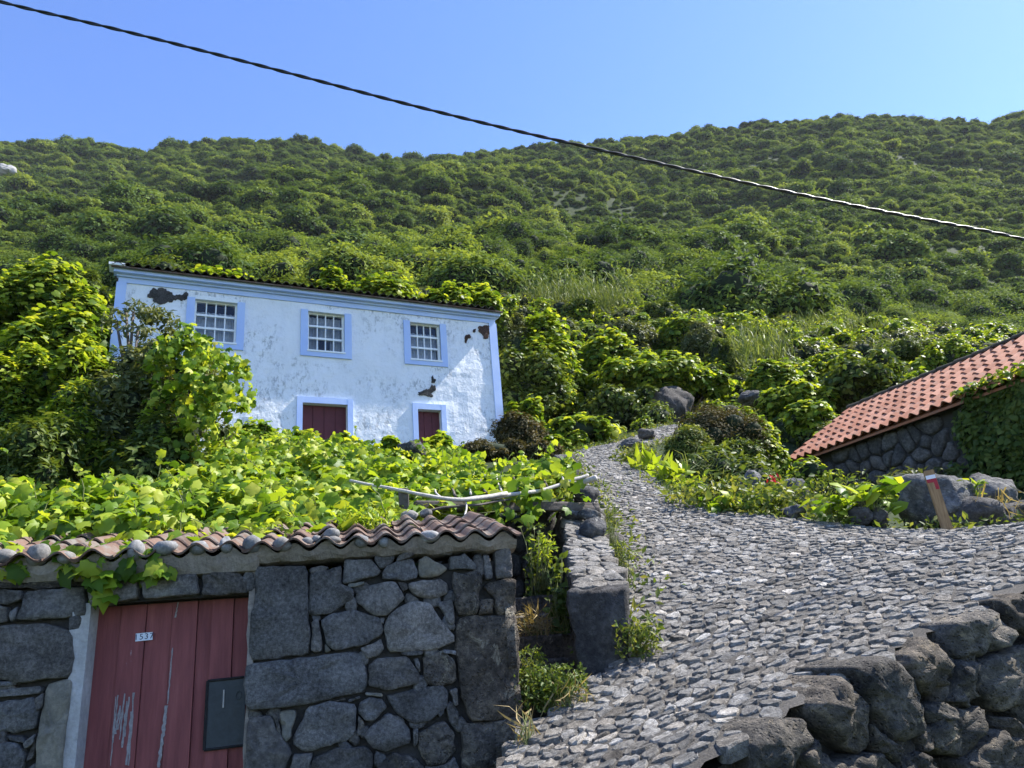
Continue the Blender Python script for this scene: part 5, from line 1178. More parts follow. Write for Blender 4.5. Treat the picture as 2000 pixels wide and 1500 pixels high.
# sprays of leaves hanging over the eave
for k, L_ in enumerate([[(180, 1075, 4.2), (195, 1100, 4.1), (190, 1125, 4.08), (196, 1140, 4.08)], [(230, 1070, 4.3), (252, 1092, 4.16), (262, 1110, 4.12), (243, 1122, 4.1)], [(262, 1075, 4.3), (290, 1090, 4.16), (302, 1105, 4.12), (312, 1125, 4.12)], [(100, 1075, 4.15), (150, 1090, 4.05), (170, 1110, 4.05)], [(15, 1085, 4.05), (30, 1098, 4.0), (22, 1102, 4.0)]]):
    pts_ = bent([at(*q) for q in L_], 9, .02, k); stems(vineA, [pts_], .004, M['stem'])
    pos = np.array([p + g.normal(size=3) * .03 for p in pts_ for _ in range(3 if k < 4 else 2)]); foliage(vineA, pos, rand_unit(len(pos), g) * .6 + np.array([.1, -.8, .5]), .11 * g.uniform(.5, 1.2, len(pos)), GRAPE, M['vine'], g, 0, .5, name='hanging_leaves')
ctrlC = [(430, 925, 7.6), (560, 908, 8.5), (700, 915, 8.5), (820, 940, 8.0), (900, 930, 8.6), (480, 885, 10), (600, 885, 10.5), (720, 895, 10.5), (860, 905, 10), (430, 855, 11.5), (520, 848, 13), (600, 868, 14.2), (690, 892, 14.6), (760, 888, 13.8), (830, 895, 12.5), (930, 905, 11.5)]
polyC = [(420, 925, 7.6), (560, 908, 8.5), (700, 915, 8.5), (820, 940, 8.0), (910, 932, 8.6), (950, 908, 11.5), (880, 880, 13.5), (760, 885, 14.2), (690, 890, 14.8), (600, 866, 14.5), (520, 845, 13.5), (400, 850, 11.6)]
vineC, zfC, _ = vine_patch('vine thicket covering the slope right below the white house doors', 'vine_thicket', ctrlC, polyC, 9500, .12, g, M['vine'], hero=140, bump=.24, deep=.3, shoots=70)
ctrlB = [(800, 985, 6.2), (900, 972, 6.45), (1000, 955, 6.8), (1105, 935, 7.25), (830, 950, 7.4), (930, 945, 7.6), (1020, 935, 7.8), (1090, 915, 8.2), (880, 925, 8.8), (1000, 925, 8.8), (1080, 905, 9)]
polyB = [(790, 985, 6.1), (900, 972, 6.45), (1000, 958, 6.75), (1108, 940, 7.2), (1112, 905, 8.6), (1070, 900, 9.2), (980, 915, 9.0), (880, 922, 8.9), (820, 945, 7.8)]
vineB, zfB, _ = vine_patch('grape vine trained over the pergola branches', 'pergola_vine', ctrlB, polyB, 2300, .12, g, M['vine'], hero=200, bump=.12, deep=.16, core_drop=.2, shoots=26)
pos = []
for x, y, Yd in [(1108, 955, 7.2), (1112, 965, 7.2), (1120, 975, 7.2), (1090, 945, 7.1), (1075, 960, 7.0), (1045, 960, 6.9), (1060, 972, 6.95), (1000, 985, 6.8), (960, 990, 6.6), (1030, 985, 6.8), (1010, 1000, 6.8), (1050, 935, 7.2), (1040, 920, 7.4), (1065, 915, 7.4)]:
    c = at(x, y, Yd); pos += [c + g.normal(size=3) * .07 for _ in range(7)]
pos = np.array(pos); foliage(vineB, pos, rand_unit(len(pos), g) * .7 + np.array([.1, -.6, .5]), .12 * g.uniform(.5, 1.2, len(pos)), GRAPE, M['vine'], g, 0, .5, name='hanging_leaves')
# tall shoots in front of the small door and the wall
for k, (x, y, Yd, w_, h_, lab) in enumerate([(858, 885, 12.6, 75, 130, 'bushy vine shoots standing in front of the small maroon door'), (762, 880, 13.2, 42, 75, 'slender vine clump beside the right jamb of the large maroon door'), (605, 855, 13.6, 80, 50, 'low vine mound at the foot of the large maroon door'), (675, 862, 13.6, 45, 50, 'small vine clump covering the lower right of the large maroon door'), (500, 850, 12.2, 90, 70, 'vine mound at the foot of the white wall next to the tall bush')]):
    shrub(lab, 'vine_clump', x, y, Yd, w_, h_, 'vine', 300 + k, 8, 'vine', .78, mat='vine', dens=1.1)
# vines over the upper edge of the shed roof, yellowish weeds among the tiles
wd = np.random.default_rng(77); 
for k, (x, y, Yd, w_, h_, lab) in enumerate([(715, 1028, 5.05, 95, 75, 'yellowish weed tuft growing through the shed tiles'), (525, 1045, 4.8, 60, 30, 'small yellow weed between the stones on the shed eave')]):
    r_ = empty('weed_tuft', at(x, y + h_ / 2, Yd), lab, 'weed'); n = 420 if k == 0 else 130; c = at(x, y, Yd); s_ = Yd / 1450
    pos = c + wd.normal(size=(n, 3)) * np.array([w_ * .26, w_ * .26, h_ * .26]) * s_; foliage(r_, pos, rand_unit(n, wd) + ZZ * .3, .055 * wd.uniform(.6, 1.3, n), OVAL, M['bright'], wd)
    stems(r_, [[at(x + wd.normal() * 15, y + h_ / 2, Yd), p] for p in pos[::9]], .003, M['stem'])

# ------------------------------------------------------------------ the big bush left of the house and its neighbours
shrub('tall grey green bush with bare twigs in front of the left window', 'tall_bush', 315, 740, 9.35, 330, 280, 'olive', 401, 34, 'bush', .72, dens=.7, subr=.24, core=.45)
shrub('airy top of the bush reaching the left window with dark narrow leaves', 'narrow_leaf_bush', 290, 640, 9.6, 210, 130, 'olive', 402, 14, 'bush', .8, dens=.32, subr=.34, core=0, ground=False)
def draped_vine(label, starts, seed, mat, leaf=.1, hero=60):
    g = np.random.default_rng(seed); P, L = [], []
    for (x, y, Yd, ln, n, sp_) in starts:
        for _ in range(n):
            p = at(x + g.normal() * sp_, y + g.normal() * sp_ * .5, Yd + g.normal() * .1); d = unit(np.array([g.normal() * .5, -.25 + g.normal() * .2, .3])); line = [p]
            for k in range(int(ln * g.uniform(.5, 1.2) / .06)):
                d = unit(d * .82 + np.array([g.normal() * .25, g.normal() * .12, -.22])); p = p + d * .06; line.append(p)
                for _q in range(2): P.append(p + g.normal(size=3) * .035)
            L.append(line)
    P = np.array(P); c = P.mean(0); root = empty('climbing_vine', (c[0], c[1], float(h_up(c[0], c[1]))), label, 'vine')
    foliage(root, P, rand_unit(len(P), g) * .75 + np.array([.15, -.6, .45]), leaf * g.uniform(.5, 1.25, len(P)), GRAPE, M[mat], g, hero, .45); stems(root, L, .006, M['bark'])
draped_vine('climbing vine with bright leaves draped over the right side of the tall bush', [(345, 675, 8.8, .7, 9, 12), (382, 672, 8.8, .9, 12, 14), (412, 705, 8.7, .9, 12, 12), (432, 750, 8.7, .7, 9, 12), (370, 755, 8.6, .8, 10, 20), (425, 800, 8.6, .5, 10, 16), (462, 785, 8.8, .22, 4, 8), (482, 775, 8.8, .1, 2, 6), (400, 850, 8.4, .4, 8, 24)], 403, 'vine', .1, 150)
shrub('broad feathery evergreen shrub left of the tall bush', 'evergreen_shrub', 165, 795, 8.9, 230, 200, 'laurel', 405, 26, 'shrub', .62, dens=1.0, subr=.28, core=.5, mat='vine_mid')
shrub('sunlit evergreen shrub crown with grey twigs above the feathery shrub', 'evergreen_shrub', 165, 680, 10.4, 200, 160, 'bright', 406, 18, 'shrub', .8, subr=.34, core=.6)
shrub('deep green creeper covered shrub at the left picture edge', 'creeper_shrub', 30, 735, 10.4, 220, 240, 'bright', 407, 22, 'shrub', .55, subr=.34)
shrub('dark shrub low at the left edge behind the roof vine', 'dark_shrub', 60, 860, 8.0, 240, 130, 'dark', 408, 14, 'shrub', .8)
shrub('dark hollow shrub under the tall bush', 'dark_shrub', 300, 870, 8.6, 240, 110, 'dark', 409, 14, 'shrub', .8)
shrub('bright vine mound on the slope left of the white house, upper one', 'vine_mound', 95, 560, 17.5, 290, 75, 'vine', 410, 18, 'vine')
shrub('bright vine mound on the slope left of the white house, lower one', 'vine_mound', 120, 640, 14.5, 250, 80, 'vine', 411, 18, 'vine')
shrub('round green bush above the vine mounds left of the house roof', 'round_bush', 80, 522, 24, 130, 60, 'bright', 412, 10)
shrub('round dark bush beside the left gable of the white house', 'round_bush', 175, 535, 22, 100, 50, 'dark', 413, 10)

# ------------------------------------------------------------------ mounds behind and right of the house
for k, (x, y, Yd, w_, h_, kd, lab) in enumerate([
 (330, 527, 23.0, 190, 46, 'dark', 'green bush line behind the left end of the house roof'),
 (430, 535, 22.6, 160, 50, 'vine', 'sunlit bush behind the roof above the left window'),
 (545, 550, 22.4, 180, 54, 'dark', 'bush behind the roof between the left and middle windows'),
 (640, 555, 22.2, 130, 66, 'vine', 'bright pointed vine mound behind the roof above the middle window'),
 (740, 572, 22.6, 190, 66, 'vine', 'vine mound behind the roof right of the middle window'),
 (860, 580, 22.8, 170, 80, 'vine', 'large vine mound behind the roof above the right window'),
 (930, 588, 23.5, 150, 96, 'vine', 'tall bright vine mound behind the right end of the roof'),
 (1000, 640, 23.5, 110, 110, 'olive', 'greyish bush just right of the roof corner'),
 (1055, 690, 24.0, 200, 160, 'vine', 'big shaded creeper mound with bright rim right of the house'),
 (1030, 745, 22.8, 190, 150, 'fig', 'dark creeper hollow beside the right wall of the house'),
 (1185, 690, 25.5, 150, 100, 'vine', 'creeper mound in the middle of the slope above the path'),
 (1255, 735, 24.0, 250, 110, 'vine', 'wide bright creeper mound directly above the path bend'),
 (1345, 735, 24.5, 160, 90, 'vine', 'bright creeper mound hanging over the rock outcrop'),
 (1200, 790, 22.5, 200, 90, 'fig', 'dark creeper shade above the upper path'),
 (1020, 800, 18.6, 100, 70, 'vine', 'creeper clump at the lower right corner of the house'),
 (1125, 838, 18.2, 170, 66, 'vine', 'low bright creeper along the left edge of the upper path'),
 (1010, 850, 16.2, 120, 90, 'heath', 'olive brown heath bush below the right house corner'),
 (955, 885, 13.5, 170, 70, 'heath', 'dry brown heath bush in front of the right house corner'),
 (1060, 885, 12.5, 80, 56, 'heath', 'small brown heath bush beside the pointed rock'),
 (1085, 870, 14.6, 60, 50, 'vine', 'small green creeper tuft touching the path left edge'),
 (1130, 607, 38, 95, 60, 'dark', 'dark rounded bush in front of the tall reeds'),
 (1230, 650, 32, 130, 70, 'olive', 'grey green bush above the creeper mounds'),
 (1290, 618, 40, 120, 70, 'dark', 'dark bush on the slope below the forest edge, above the grey green bush'),
 (1335, 645, 32, 130, 60, 'vine', 'bright vine bush on the slope left of the small dark tree'),
 (1405, 690, 28, 70, 90, 'dark', 'small dark round tree right of the creeper mounds'),
 (1370, 660, 30, 90, 80, 'olive', 'pale brownish bush left of the small dark tree'),
 (1560, 785, 20, 170, 90, 'vine', 'bright yellow green vine mound left of the tile roof'),
 (1690, 745, 20.5, 240, 120, 'fig', 'large dark glossy bush behind the tile roof'),
 (1620, 715, 27, 150, 70, 'bright', 'green bush behind the dark glossy bush'),
 (1760, 690, 30, 170, 70, 'dark', 'dark bush high behind the tile roof'),
 (1850, 690, 27, 150, 60, 'bright', 'green bush on the slope over the tile roof'),
 (1500, 740, 24, 110, 70, 'vine', 'vine clump beside the dark rock block'),
 (1585, 815, 18.5, 120, 70, 'vine', 'vine spilling down beside the left end of the tile roof'),
 (1400, 838, 14.5, 200, 120, 'heath', 'large mixed brown and green bush right of the upper path'),
 (1345, 872, 13.5, 120, 90, 'weed', 'yellowish brown bush hanging over the right side of the path'),
 (1430, 888, 12.6, 120, 80, 'dark', 'dark green bush below the brown bush right of the path'),
 (1485, 890, 14.5, 110, 80, 'vine', 'yellow green vine bush at the left corner of the stone house'),
 (1465, 830, 14.8, 110, 60, 'vine', 'leafy vine cap on the brown bush'),
 (1250, 885, 14.4, 60, 40, 'weed', 'pale green weed patch on the right edge of the upper path'),
 (1480, 690, 36, 80, 80, 'olive', 'pale bush between the reeds on the right slope'),
 (1560, 640, 44, 120, 60, 'dark', 'dark bush above the pale reeds on the right slope')]):
    Yl = {'vine': 1.0}.get(kd, 1.0) * (1.25 if Yd > 30 else .95 if Yd > 16 else .62 if kd != 'weed' else 1.2)
    shrub(lab, {'vine': 'creeper_mound', 'fig': 'broadleaf_bush', 'dark': 'evergreen_bush', 'olive': 'grey_bush', 'heath': 'heath_bush', 'weed': 'weedy_bush', 'bright': 'green_bush'}[kd], x, y, Yd, w_, h_, kd, 500 + k, 16, 'vine' if kd == 'vine' else 'bush', Yl)

# reed stands
def reeds(label, spots, seed, hgt, n, group=None):
    g = np.random.default_rng(seed); P, D, S, Nn = [], [], [], []
    for (x, y, Yd, w_) in spots:
        c = at(x, y, Yd); c[2] = float(h_up(c[0], c[1])) if Yd < 30 else c[2]; s_ = Yd / 1450
        for _ in range(n):
            b_ = c + np.array([g.normal() * w_ * .3 * s_, g.normal() * 1.2, 0]); hh = hgt * g.uniform(.6, 1.1); ln = g.normal(size=2) * .12
            for t in np.linspace(.1, 1, 7):
                P.append(b_ + np.array([ln[0] * t * hh, ln[1] * t * hh, t * hh])); D.append(unit(np.array([g.normal() * .45, g.normal() * .45, .9]))); S.append(g.uniform(.3, .65)); Nn.append(rand_unit(1, g)[0])
    P, D, Nn, S = map(np.array, (P, D, Nn, S)); Nn = Nn - D * (Nn * D).sum(1, keepdims=True)
    V, Fc, r, _ = leaves(P, Nn, S, (BLADE[0] * [1.3, 1, 1], BLADE[1]), g, roll=D); c0 = P.mean(0); root = empty('reed_stand', (c0[0], c0[1], P[:, 2].min()), label, 'reeds', group)
    o = piece('blades', V, Fc, M['reed'], root, r); o['kind'] = 'stuff'
reeds('tall yellow green reeds behind the creeper mounds right of the house roof', [(1060, 610, 42, 90), (1120, 600, 42, 120), (1190, 605, 42, 90), (1150, 620, 40, 120)], 61, 1.5, 150)
reeds('long belt of pale reeds on the slope high above the tile roof', [(1560, 680, 42, 110), (1640, 685, 42, 120), (1590, 700, 38, 120), (1700, 690, 42, 100)], 62, 1.3, 150)
reeds('silvery reed clump left of the pale reed belt', [(1470, 745, 30, 60), (1500, 740, 30, 60), (1450, 760, 28, 40)], 63, 1.6, 110)

# ------------------------------------------------------------------ small plants along the path
def tuft(label, name, x, y, Yd, w_, h_, n, size, tmpl, mat, seed, cat='plant', up=.5, droop=None, stem=True, hero=0, dy=.8):
    g = np.random.default_rng(seed); c = at(x, y, Yd); s_ = Yd / 1450; base = at(x, y + h_ / 2, Yd); gz = float(h_up(base[0], base[1])); root = empty(name, (base[0], base[1], min(base[2], gz)), label, cat)
    pos = c + np.clip(g.normal(size=(n, 3)), -1.7, 1.7) * np.array([w_ * .3, w_ * .3 * dy, h_ * .29]) * s_
    foliage(root, pos, rand_unit(n, g) * .9 + np.array([0, -.15, up]), size * g.uniform(.55, 1.25, n), tmpl, M[mat], g, hero, droop)
    if stem: stems(root, [[root.location + Vector((g.normal() * .04, g.normal() * .04, -.02)), p * .5 + np.array(root.location) * .5 + g.normal(size=3) * .03, p] for p in pos[::max(1, n // 24)]], .004, M['stem'])
    return root
tuft('low creeping plants with pale leaves along the right edge of the path', 'creeping_plants', 1410, 968, 9.2, 190, 62, 900, .09, BROAD, 'weed', 71, up=.8)
tuft('creeping plants below the slanting slab of rock', 'creeping_plants', 1500, 985, 8.5, 150, 60, 700, .085, BROAD, 'weed', 72, up=.8)
tuft('sunlit broad leaves at the path edge between the slab and the path', 'broad_plants', 1440, 985, 8.7, 120, 34, 160, .15, HEART, 'vine', 73, up=.7, hero=40)
tuft('bright yellow green plant with upright lance leaves at the path bend', 'lance_leaf_plant', 1262, 918, 12.2, 60, 40, 44, .34, OVAL, 'bright', 74, up=.1, droop=-.9)
tuft('second bright lance leaved plant right of the path bend', 'lance_leaf_plant', 1312, 930, 11.2, 56, 44, 40, .33, OVAL, 'bright', 75, up=.1, droop=-.9)
tuft('low bright leaves below the lance leaved plants', 'low_bright_plant', 1345, 948, 10.4, 60, 26, 110, .14, OVAL, 'bright', 76, up=.5)
tuft('pale weeds at the narrow bend of the upper path', 'pale_weeds', 1232, 895, 13.6, 70, 40, 320, .11, OVAL, 'weed', 77)
tuft('grass tussock in the shade beside the lance leaved plants', 'grass_tussock', 1375, 925, 11.6, 70, 44, 130, .4, BLADE, 'reed', 78, up=0, droop=-.6)
tuft('large squash leaves sprawling over rocks left of the trail post', 'squash_plant', 1700, 975, 7.6, 110, 60, 44, .2, HEART, 'vine', 79, up=1.3, hero=44)
tuft('smaller squash leaves left of the large ones', 'squash_plant', 1635, 990, 7.7, 100, 40, 60, .13, HEART, 'vine', 80, up=1.2, hero=60)
tuft('thin leafy weeds under the stone house wall', 'wall_weeds', 1610, 955, 8.8, 170, 50, 420, .07, OVAL, 'weed', 81)
tuft('weeds right below the left end of the stone house wall', 'wall_weeds', 1530, 975, 8.9, 60, 60, 260, .06, OVAL, 'weed', 82)
tuft('dry trailing stalks hanging over the rocks at the right edge', 'dry_stalks', 1935, 990, 7.5, 110, 70, 90, .3, BLADE, 'dry', 83, up=0, droop=.5)
tuft('green creeper leaves lying on top of the large boulder', 'boulder_creeper', 1888, 948, 7.6, 60, 26, 40, .12, OVAL, 'vine', 84, up=.8)
tuft('feathery fennel weed growing up along the stair wall', 'fennel_weed', 1192, 1020, 7.0, 22, 120, 420, .05, BLADE, 'weed', 85, stem=True, up=.3)
tuft('small leafy weed at the foot of the fennel on the wall', 'wall_weed', 1215, 1082, 6.3, 40, 40, 130, .05, OVAL, 'weed', 86)
tuft('yellow green leafy clump at the foot of the square pillar', 'pillar_weed', 1245, 1243, 5.0, 76, 66, 420, .042, BROAD, 'weed', 87)
tuft('dense small leaved bush sprawling at the foot of the stairs', 'stair_bush', 1075, 1342, 4.72, 120, 70, 1500, .03, BROAD, 'laurel', 88)
tuft('weeds climbing the shed corner beside the stairs', 'stair_weeds', 1035, 1320, 4.75, 50, 90, 420, .035, OVAL, 'weed', 89)
tuft('tuft of dry straw coloured grass on the upper stair', 'dry_grass_tuft', 1048, 1225, 5.75, 70, 50, 260, .14, BLADE, 'dry', 90, up=0, droop=-.3)
tuft('leafy weeds filling the shaded stair well', 'stair_well_weeds', 1050, 1120, 6.5, 50, 180, 240, .06, BROAD, 'laurel', 91)
tuft('dark ivy on the stair wall above the steps', 'stair_ivy', 1095, 1180, 5.7, 40, 170, 180, .06, HEART, 'laurel', 92)
tuft('tall weed stalk with yellow green leaves in the stair well', 'tall_weed', 1062, 1075, 6.4, 44, 60, 160, .055, OVAL, 'bright', 93)
tuft('small weed on the lower stair', 'stair_weed', 1050, 1285, 5.2, 24, 26, 60, .035, OVAL, 'bright', 94)
tuft('dry grass at the corner where shed and ramp meet', 'dry_corner_grass', 1115, 1370, 4.6, 60, 50, 70, .13, BLADE, 'dry', 95, up=0)
tuft('dry grass wisps at the foot of the shed corner', 'dry_corner_grass', 1030, 1440, 4.3, 30, 90, 40, .16, BLADE, 'dry', 96, up=0)
# red flower
rf = empty('red_flower', at(1508, 970, 8.6), 'red flower on a thin stem between the rocks', 'flower'); M['petal'] = leaf_mat('red petal', [(0, (.45, .015, .03)), (1, (.6, .03, .05))], .3, .5, (1, .6, .6))
fg = np.random.default_rng(3); fc = at(1510, 938, 8.6); fp = fc + fg.normal(size=(16, 3)) * .025
V, Fc, r, _ = leaves(fp, rand_unit(16, fg), .07, OVAL, fg); piece('petals', V, Fc, M['petal'], rf, r); stems(rf, [[np.array(rf.location), fc + A3(.01, 0, -.1), fc]], .005, M['stem'])
# ivy over the right house wall and spilling onto its eave
g = np.random.default_rng(66); n = 5200
a_ = 2.6 + 3.8 * g.uniform(0, 1, n) ** .7; z_ = -1.45 + 1.5 * g.uniform(0, 1, n) ** .8; bulge = np.array([.16 + .16 * fnoise((a, z, 0), 1.4, 3) for a, z in zip(a_, z_)])
edge = np.array([fnoise((a, z, 7), .9, 3) for a, z in zip(a_, z_)]); kp = (a_ - 3.3 + (z_ + .6) * -.3 + edge * 1.1) > 0; a_, z_, bulge = a_[kp], z_[kp], bulge[kp]
pos = np.array([qp(a, z, .14 - b_ * g.uniform(.4, 1)) for a, z, b_ in zip(a_, z_, bulge)]); iv = empty('wall_ivy', qp(4, -1.5, 0), 'dark ivy curtain covering the wall of the tiled stone house', 'ivy')
foliage(iv, pos, rand_unit(len(pos), g) * .7 - QI * .8 + ZZ * .4, .1 * g.uniform(.6, 1.3, len(pos)), HEART, M['laurel'], g, 60, .4)
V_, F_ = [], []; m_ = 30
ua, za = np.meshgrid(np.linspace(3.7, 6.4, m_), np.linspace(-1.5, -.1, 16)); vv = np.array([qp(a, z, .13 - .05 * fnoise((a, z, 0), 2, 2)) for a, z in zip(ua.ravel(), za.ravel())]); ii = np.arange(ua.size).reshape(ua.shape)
piece('undergrowth', vv, np.stack([ii[:-1, :-1], ii[:-1, 1:], ii[1:, 1:], ii[1:, :-1]], -1).reshape(-1, 4), M['core'], iv, None, True)  # dark sheet behind the ivy leaves, coloured to read as shade
n = 420; a_ = 3.9 + 2.2 * g.uniform(0, 1, n); t_ = g.uniform(-.12, .34, n) * (a_ - 3.2) / 2.0; pos = np.array([qp(a, 0) + qs * t + qn * g.uniform(.05, .16) for a, t in zip(a_, t_)])
foliage(iv, pos, rand_unit(n, g) * .6 + ZZ * .8 - QI * .2, .1 * g.uniform(.6, 1.2, n), HEART, M['vine_mid'], g, 0, .3, name='eave_leaves')

# ------------------------------------------------------------------ instanced growth: slope undergrowth and mountain forest
def proto_crown(name, g, r, nsub, nleaf, size, mat, tmpl, flat=.8, core=.72):
    V, Fc, rr, mi = blob_crown(g, (0, 0, r * flat * .5), r * g.uniform(.7, 1.0), r * g.uniform(.6, .85), r * flat * .62, nsub, r * .34, nleaf, size, tmpl, .55, core, -.1)
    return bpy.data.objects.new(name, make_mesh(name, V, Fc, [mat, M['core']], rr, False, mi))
def scatter(name, pts, sc, rot, pick, protos, label, cat):
    me = bpy.data.meshes.new(name); me.from_pydata([tuple(p) for p in pts], [], [])
    for nm, typ, arr in (('sc', 'FLOAT', sc), ('rotz', 'FLOAT', rot), ('tilt', 'FLOAT', rng.normal(0, .16, len(pts))), ('pick', 'INT', pick)):
        at_ = me.attributes.new(nm, typ, 'POINT'); at_.data.foreach_set('value', np.asarray(arr, dtype=np.int32 if typ == 'INT' else np.float32))
    o = bpy.data.objects.new(name, me); COL.objects.link(o); tag(o, label, cat, kind='stuff')
    col = bpy.data.collections.new(name + '_sources')
    for p in protos: col.objects.link(p)
    ng = bpy.data.node_groups.new(name, 'GeometryNodeTree'); ng.interface.new_socket('Geometry', in_out='INPUT', socket_type='NodeSocketGeometry'); ng.interface.new_socket('Geometry', in_out='OUTPUT', socket_type='NodeSocketGeometry')
    N = ng.nodes.new; gi, go = N('NodeGroupInput'), N('NodeGroupOutput'); ci = N('GeometryNodeCollectionInfo'); ci.inputs['Collection'].default_value = col; ci.inputs['Separate Children'].default_value = True; ci.inputs['Reset Children'].default_value = True
    ip = N('GeometryNodeInstanceOnPoints'); ip.inputs['Pick Instance'].default_value = True
    def na(nm, typ): q = N('GeometryNodeInputNamedAttribute'); q.data_type = typ; q.inputs['Name'].default_value = nm; return q.outputs['Attribute']
    cx_ = N('ShaderNodeCombineXYZ'); l = ng.links.new; l(na('rotz', 'FLOAT'), cx_.inputs[2]); l(na('tilt', 'FLOAT'), cx_.inputs[0]); l(na('tilt', 'FLOAT'), cx_.inputs[1])
    l(gi.outputs[0], ip.inputs['Points']); l(ci.outputs[0], ip.inputs['Instance']); l(na('pick', 'INT'), ip.inputs['Instance Index']); l(cx_.outputs[0], ip.inputs['Rotation']); l(na('sc', 'FLOAT'), ip.inputs['Scale']); l(ip.outputs[0], go.inputs[0])
    md = o.modifiers.new('growth', 'NODES'); md.node_group = ng; return o
g = np.random.default_rng(91)
near = [proto_crown('tree_crown', g, 2.5, int(g.integers(14, 22)), 5200, .24, M['forest'], OVAL, float(g.uniform(.7, 1.1)), .62) for _ in range(5)]
far = [proto_crown('tree_crown', g, 2.7, int(g.integers(12, 24)), 2600, .36, M['forest'], BROAD, float(g.uniform(.5, .95)), .62) for _ in range(9)]
sp = 2.55; P = []
for yv in np.arange(46, 372, sp):
    for xv in np.arange(-(.95 * yv + 25), .98 * yv + 25, sp): P.append((xv + g.uniform(-.5, .5) * sp * 1.1, yv + g.uniform(-.5, .5) * sp * 1.1))
P = np.array(P); zz = h_up(P[:, 0], P[:, 1]); dn = np.array([fnoise((a, b, 0), .03, 3) for a, b in P]); sc = g.lognormal(-.1, .46, len(P)) * (1.0 + .5 * dn); sc = np.clip(sc, .55, 2.6)
kp = (g.uniform(size=len(P)) < np.clip(1.2 - .25 * sc, .72, 1.0)); P, zz, sc = P[kp], zz[kp], sc[kp]; isn = P[:, 1] < 105
for nm, m_, pr_, lab in (('lower_forest', isn, near, 'evergreen trees and tall shrubs at the foot of the mountainside'), ('mountain_forest', ~isn, far, 'dense evergreen forest covering the steep mountainside up to the ridge')):
    scatter(nm, np.column_stack([P[m_], zz[m_] - .5 - .45 * sc[m_]]), sc[m_] * (.85 if nm == 'lower_forest' else 1.0), g.uniform(0, 6.28, int(m_.sum())), g.integers(0, len(pr_), int(m_.sum())), pr_, lab, 'forest')
protos = [proto_crown('shrub_crown', g, 1.0, 7, 620, .17, M[m_], t_, .8) for m_, t_ in (('vine_mid', BROAD), ('laurel', OVAL), ('vine_mid', HEART), ('olive', OVAL), ('vine_mid', BROAD))]
P = []
for yv in np.arange(9, 60, .95):
    for xv in np.arange(-(.95 * yv + 4), .95 * yv + 4, .95): P.append((xv + g.uniform(-.45, .45), yv + g.uniform(-.45, .45)))
P = np.array(P)
def seg_dist(P, poly):
    best = np.full(len(P), 1e9)
    for i in range(len(poly)):
        a, b_ = poly[i], poly[(i + 1) % len(poly)]; ab = b_ - a; t = np.clip(((P - a) @ ab) / (ab @ ab), 0, 1); best = np.minimum(best, np.linalg.norm(P - (a + t[:, None] * ab), axis=1))
    return best
sc = g.uniform(.55, 1.15, len(P)) * np.clip(.55 + P[:, 1] / 50, .6, 1.3)
dp = np.where(in_poly(P[:, 0], P[:, 1], PATH), 0, seg_dist(P, PATH)); ok = dp > sc * 1.0 + .1
hu = (P - HL[:2]) @ HD[:2]; hd = (P - HL[:2]) @ HN[:2]; ok &= ~((hu > -1.2) & (hu < HW + 1.2) & (hd < 1.6) & (hd > -HDp - 1.2))
ok &= ~((hu > -2) & (hu < HW + .3) & (hd >= 0) & (hd < 9))
qu = (P - Q0[:2]) @ QD[:2]; qd = (P - Q0[:2]) @ QI[:2]; ok &= ~((qu > -.9) & (qu < 9) & (qd > -1.0) & (qd < 2 * QW + 1))
ok &= ~((P[:, 0] > 2.0) & (P[:, 1] < 10.5)) & ~((P[:, 0] > -8) & (P[:, 0] < 1.2) & (P[:, 1] < 12))
ok &= g.uniform(size=len(P)) < .9
P, sc = P[ok], sc[ok]; zz = h_up(P[:, 0], P[:, 1])
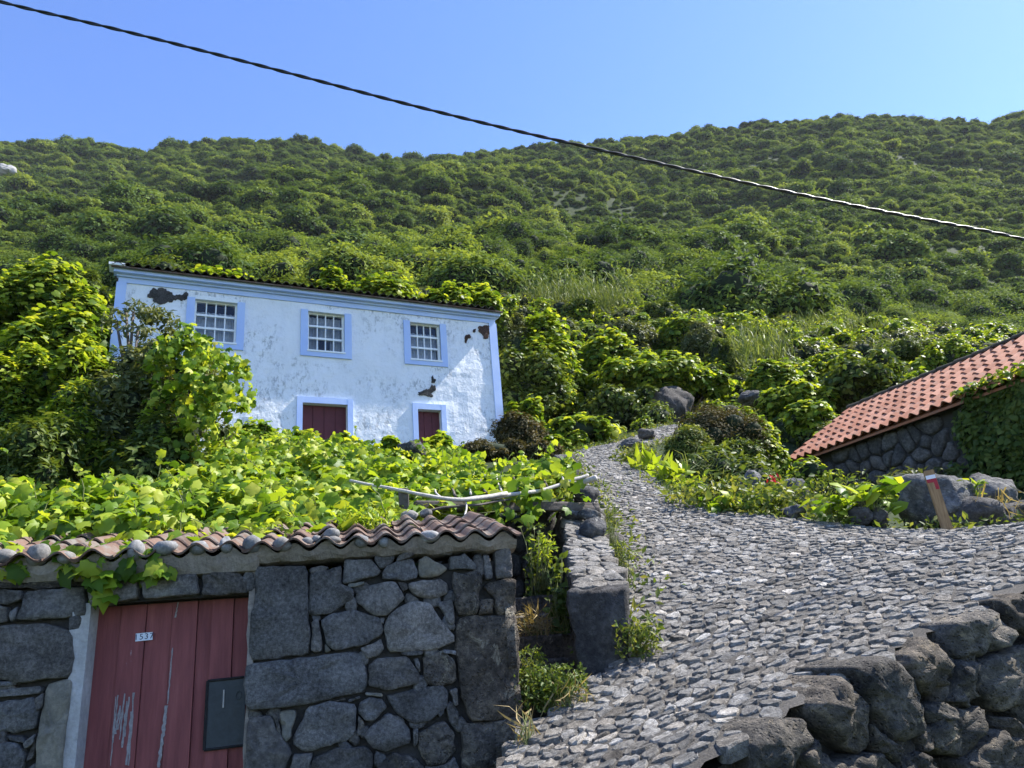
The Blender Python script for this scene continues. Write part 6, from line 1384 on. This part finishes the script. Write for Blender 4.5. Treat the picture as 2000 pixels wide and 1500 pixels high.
scatter('slope_undergrowth', np.column_stack([P, zz - .25]), sc, g.uniform(0, 6.28, len(P)), g.integers(0, 5, len(P)), protos, 'low green undergrowth covering the slope between the bushes', 'undergrowth')

# weeds and grass along both edges of the path
g = np.random.default_rng(123); E_ = []
for i in range(len(PATH)):
    a, b_ = PATH[i], PATH[(i + 1) % len(PATH)]
    if min(a[1], b_[1]) < 4.9 or (a[0] > 4.5 and a[1] < 8.5): continue
    tn = unit(b_ - a); nr = np.array([tn[1], -tn[0]]); L_ = np.linalg.norm(b_ - a); mid = (a + b_) / 2 + nr * .05; sgn = -1 if in_poly(mid[0], mid[1], PATH) else 1
    for _ in range(int(L_ * 190)):
        t = g.uniform(0, 1); w_ = fnoise((a[0] + t * 3, a[1], i), .9, 2); off = g.normal(.12, .16) + .1 * w_
        E_.append(a + (b_ - a) * t + nr * sgn * off)
E_ = np.array(E_); E_ = E_[in_poly(E_[:, 0], E_[:, 1], PATH) * 1 + (g.uniform(size=len(E_)) < .75) > 0]; zz = h_up(E_[:, 0], E_[:, 1]); pos = np.column_stack([E_, zz + g.uniform(0, .09, len(E_))])
V, Fc, r, _ = leaves(pos, rand_unit(len(pos), g) + ZZ * .5, .075 * g.uniform(.5, 1.4, len(pos)), OVAL, g); o = obj('edge_weeds', make_mesh('edge_weeds', V, Fc, M['weed'], r)); tag(o, 'small weeds and leaves along both edges of the cobbled path', 'weeds', kind='stuff')

# ------------------------------------------------------------------ thin summer haze
hz = piece('haze', *box_vf((-760, -760, -8), (1520, 0, 0), (0, 1520, 0), (0, 0, 330)), None); tag(hz, 'thin pale summer haze over the whole slope', 'haze', kind='stuff')
hm = bpy.data.materials.new('haze'); hm.use_nodes = True; ht = hm.node_tree; ht.nodes.clear(); ho = ht.nodes.new('ShaderNodeOutputMaterial'); hv = ht.nodes.new('ShaderNodeVolumePrincipled')
hv.inputs['Color'].default_value = (.86, .92, 1, 1); hv.inputs['Density'].default_value = .00009; hv.inputs['Anisotropy'].default_value = .1
ht.links.new(hv.outputs[0], ho.inputs['Volume']); hz.data.materials.append(hm)
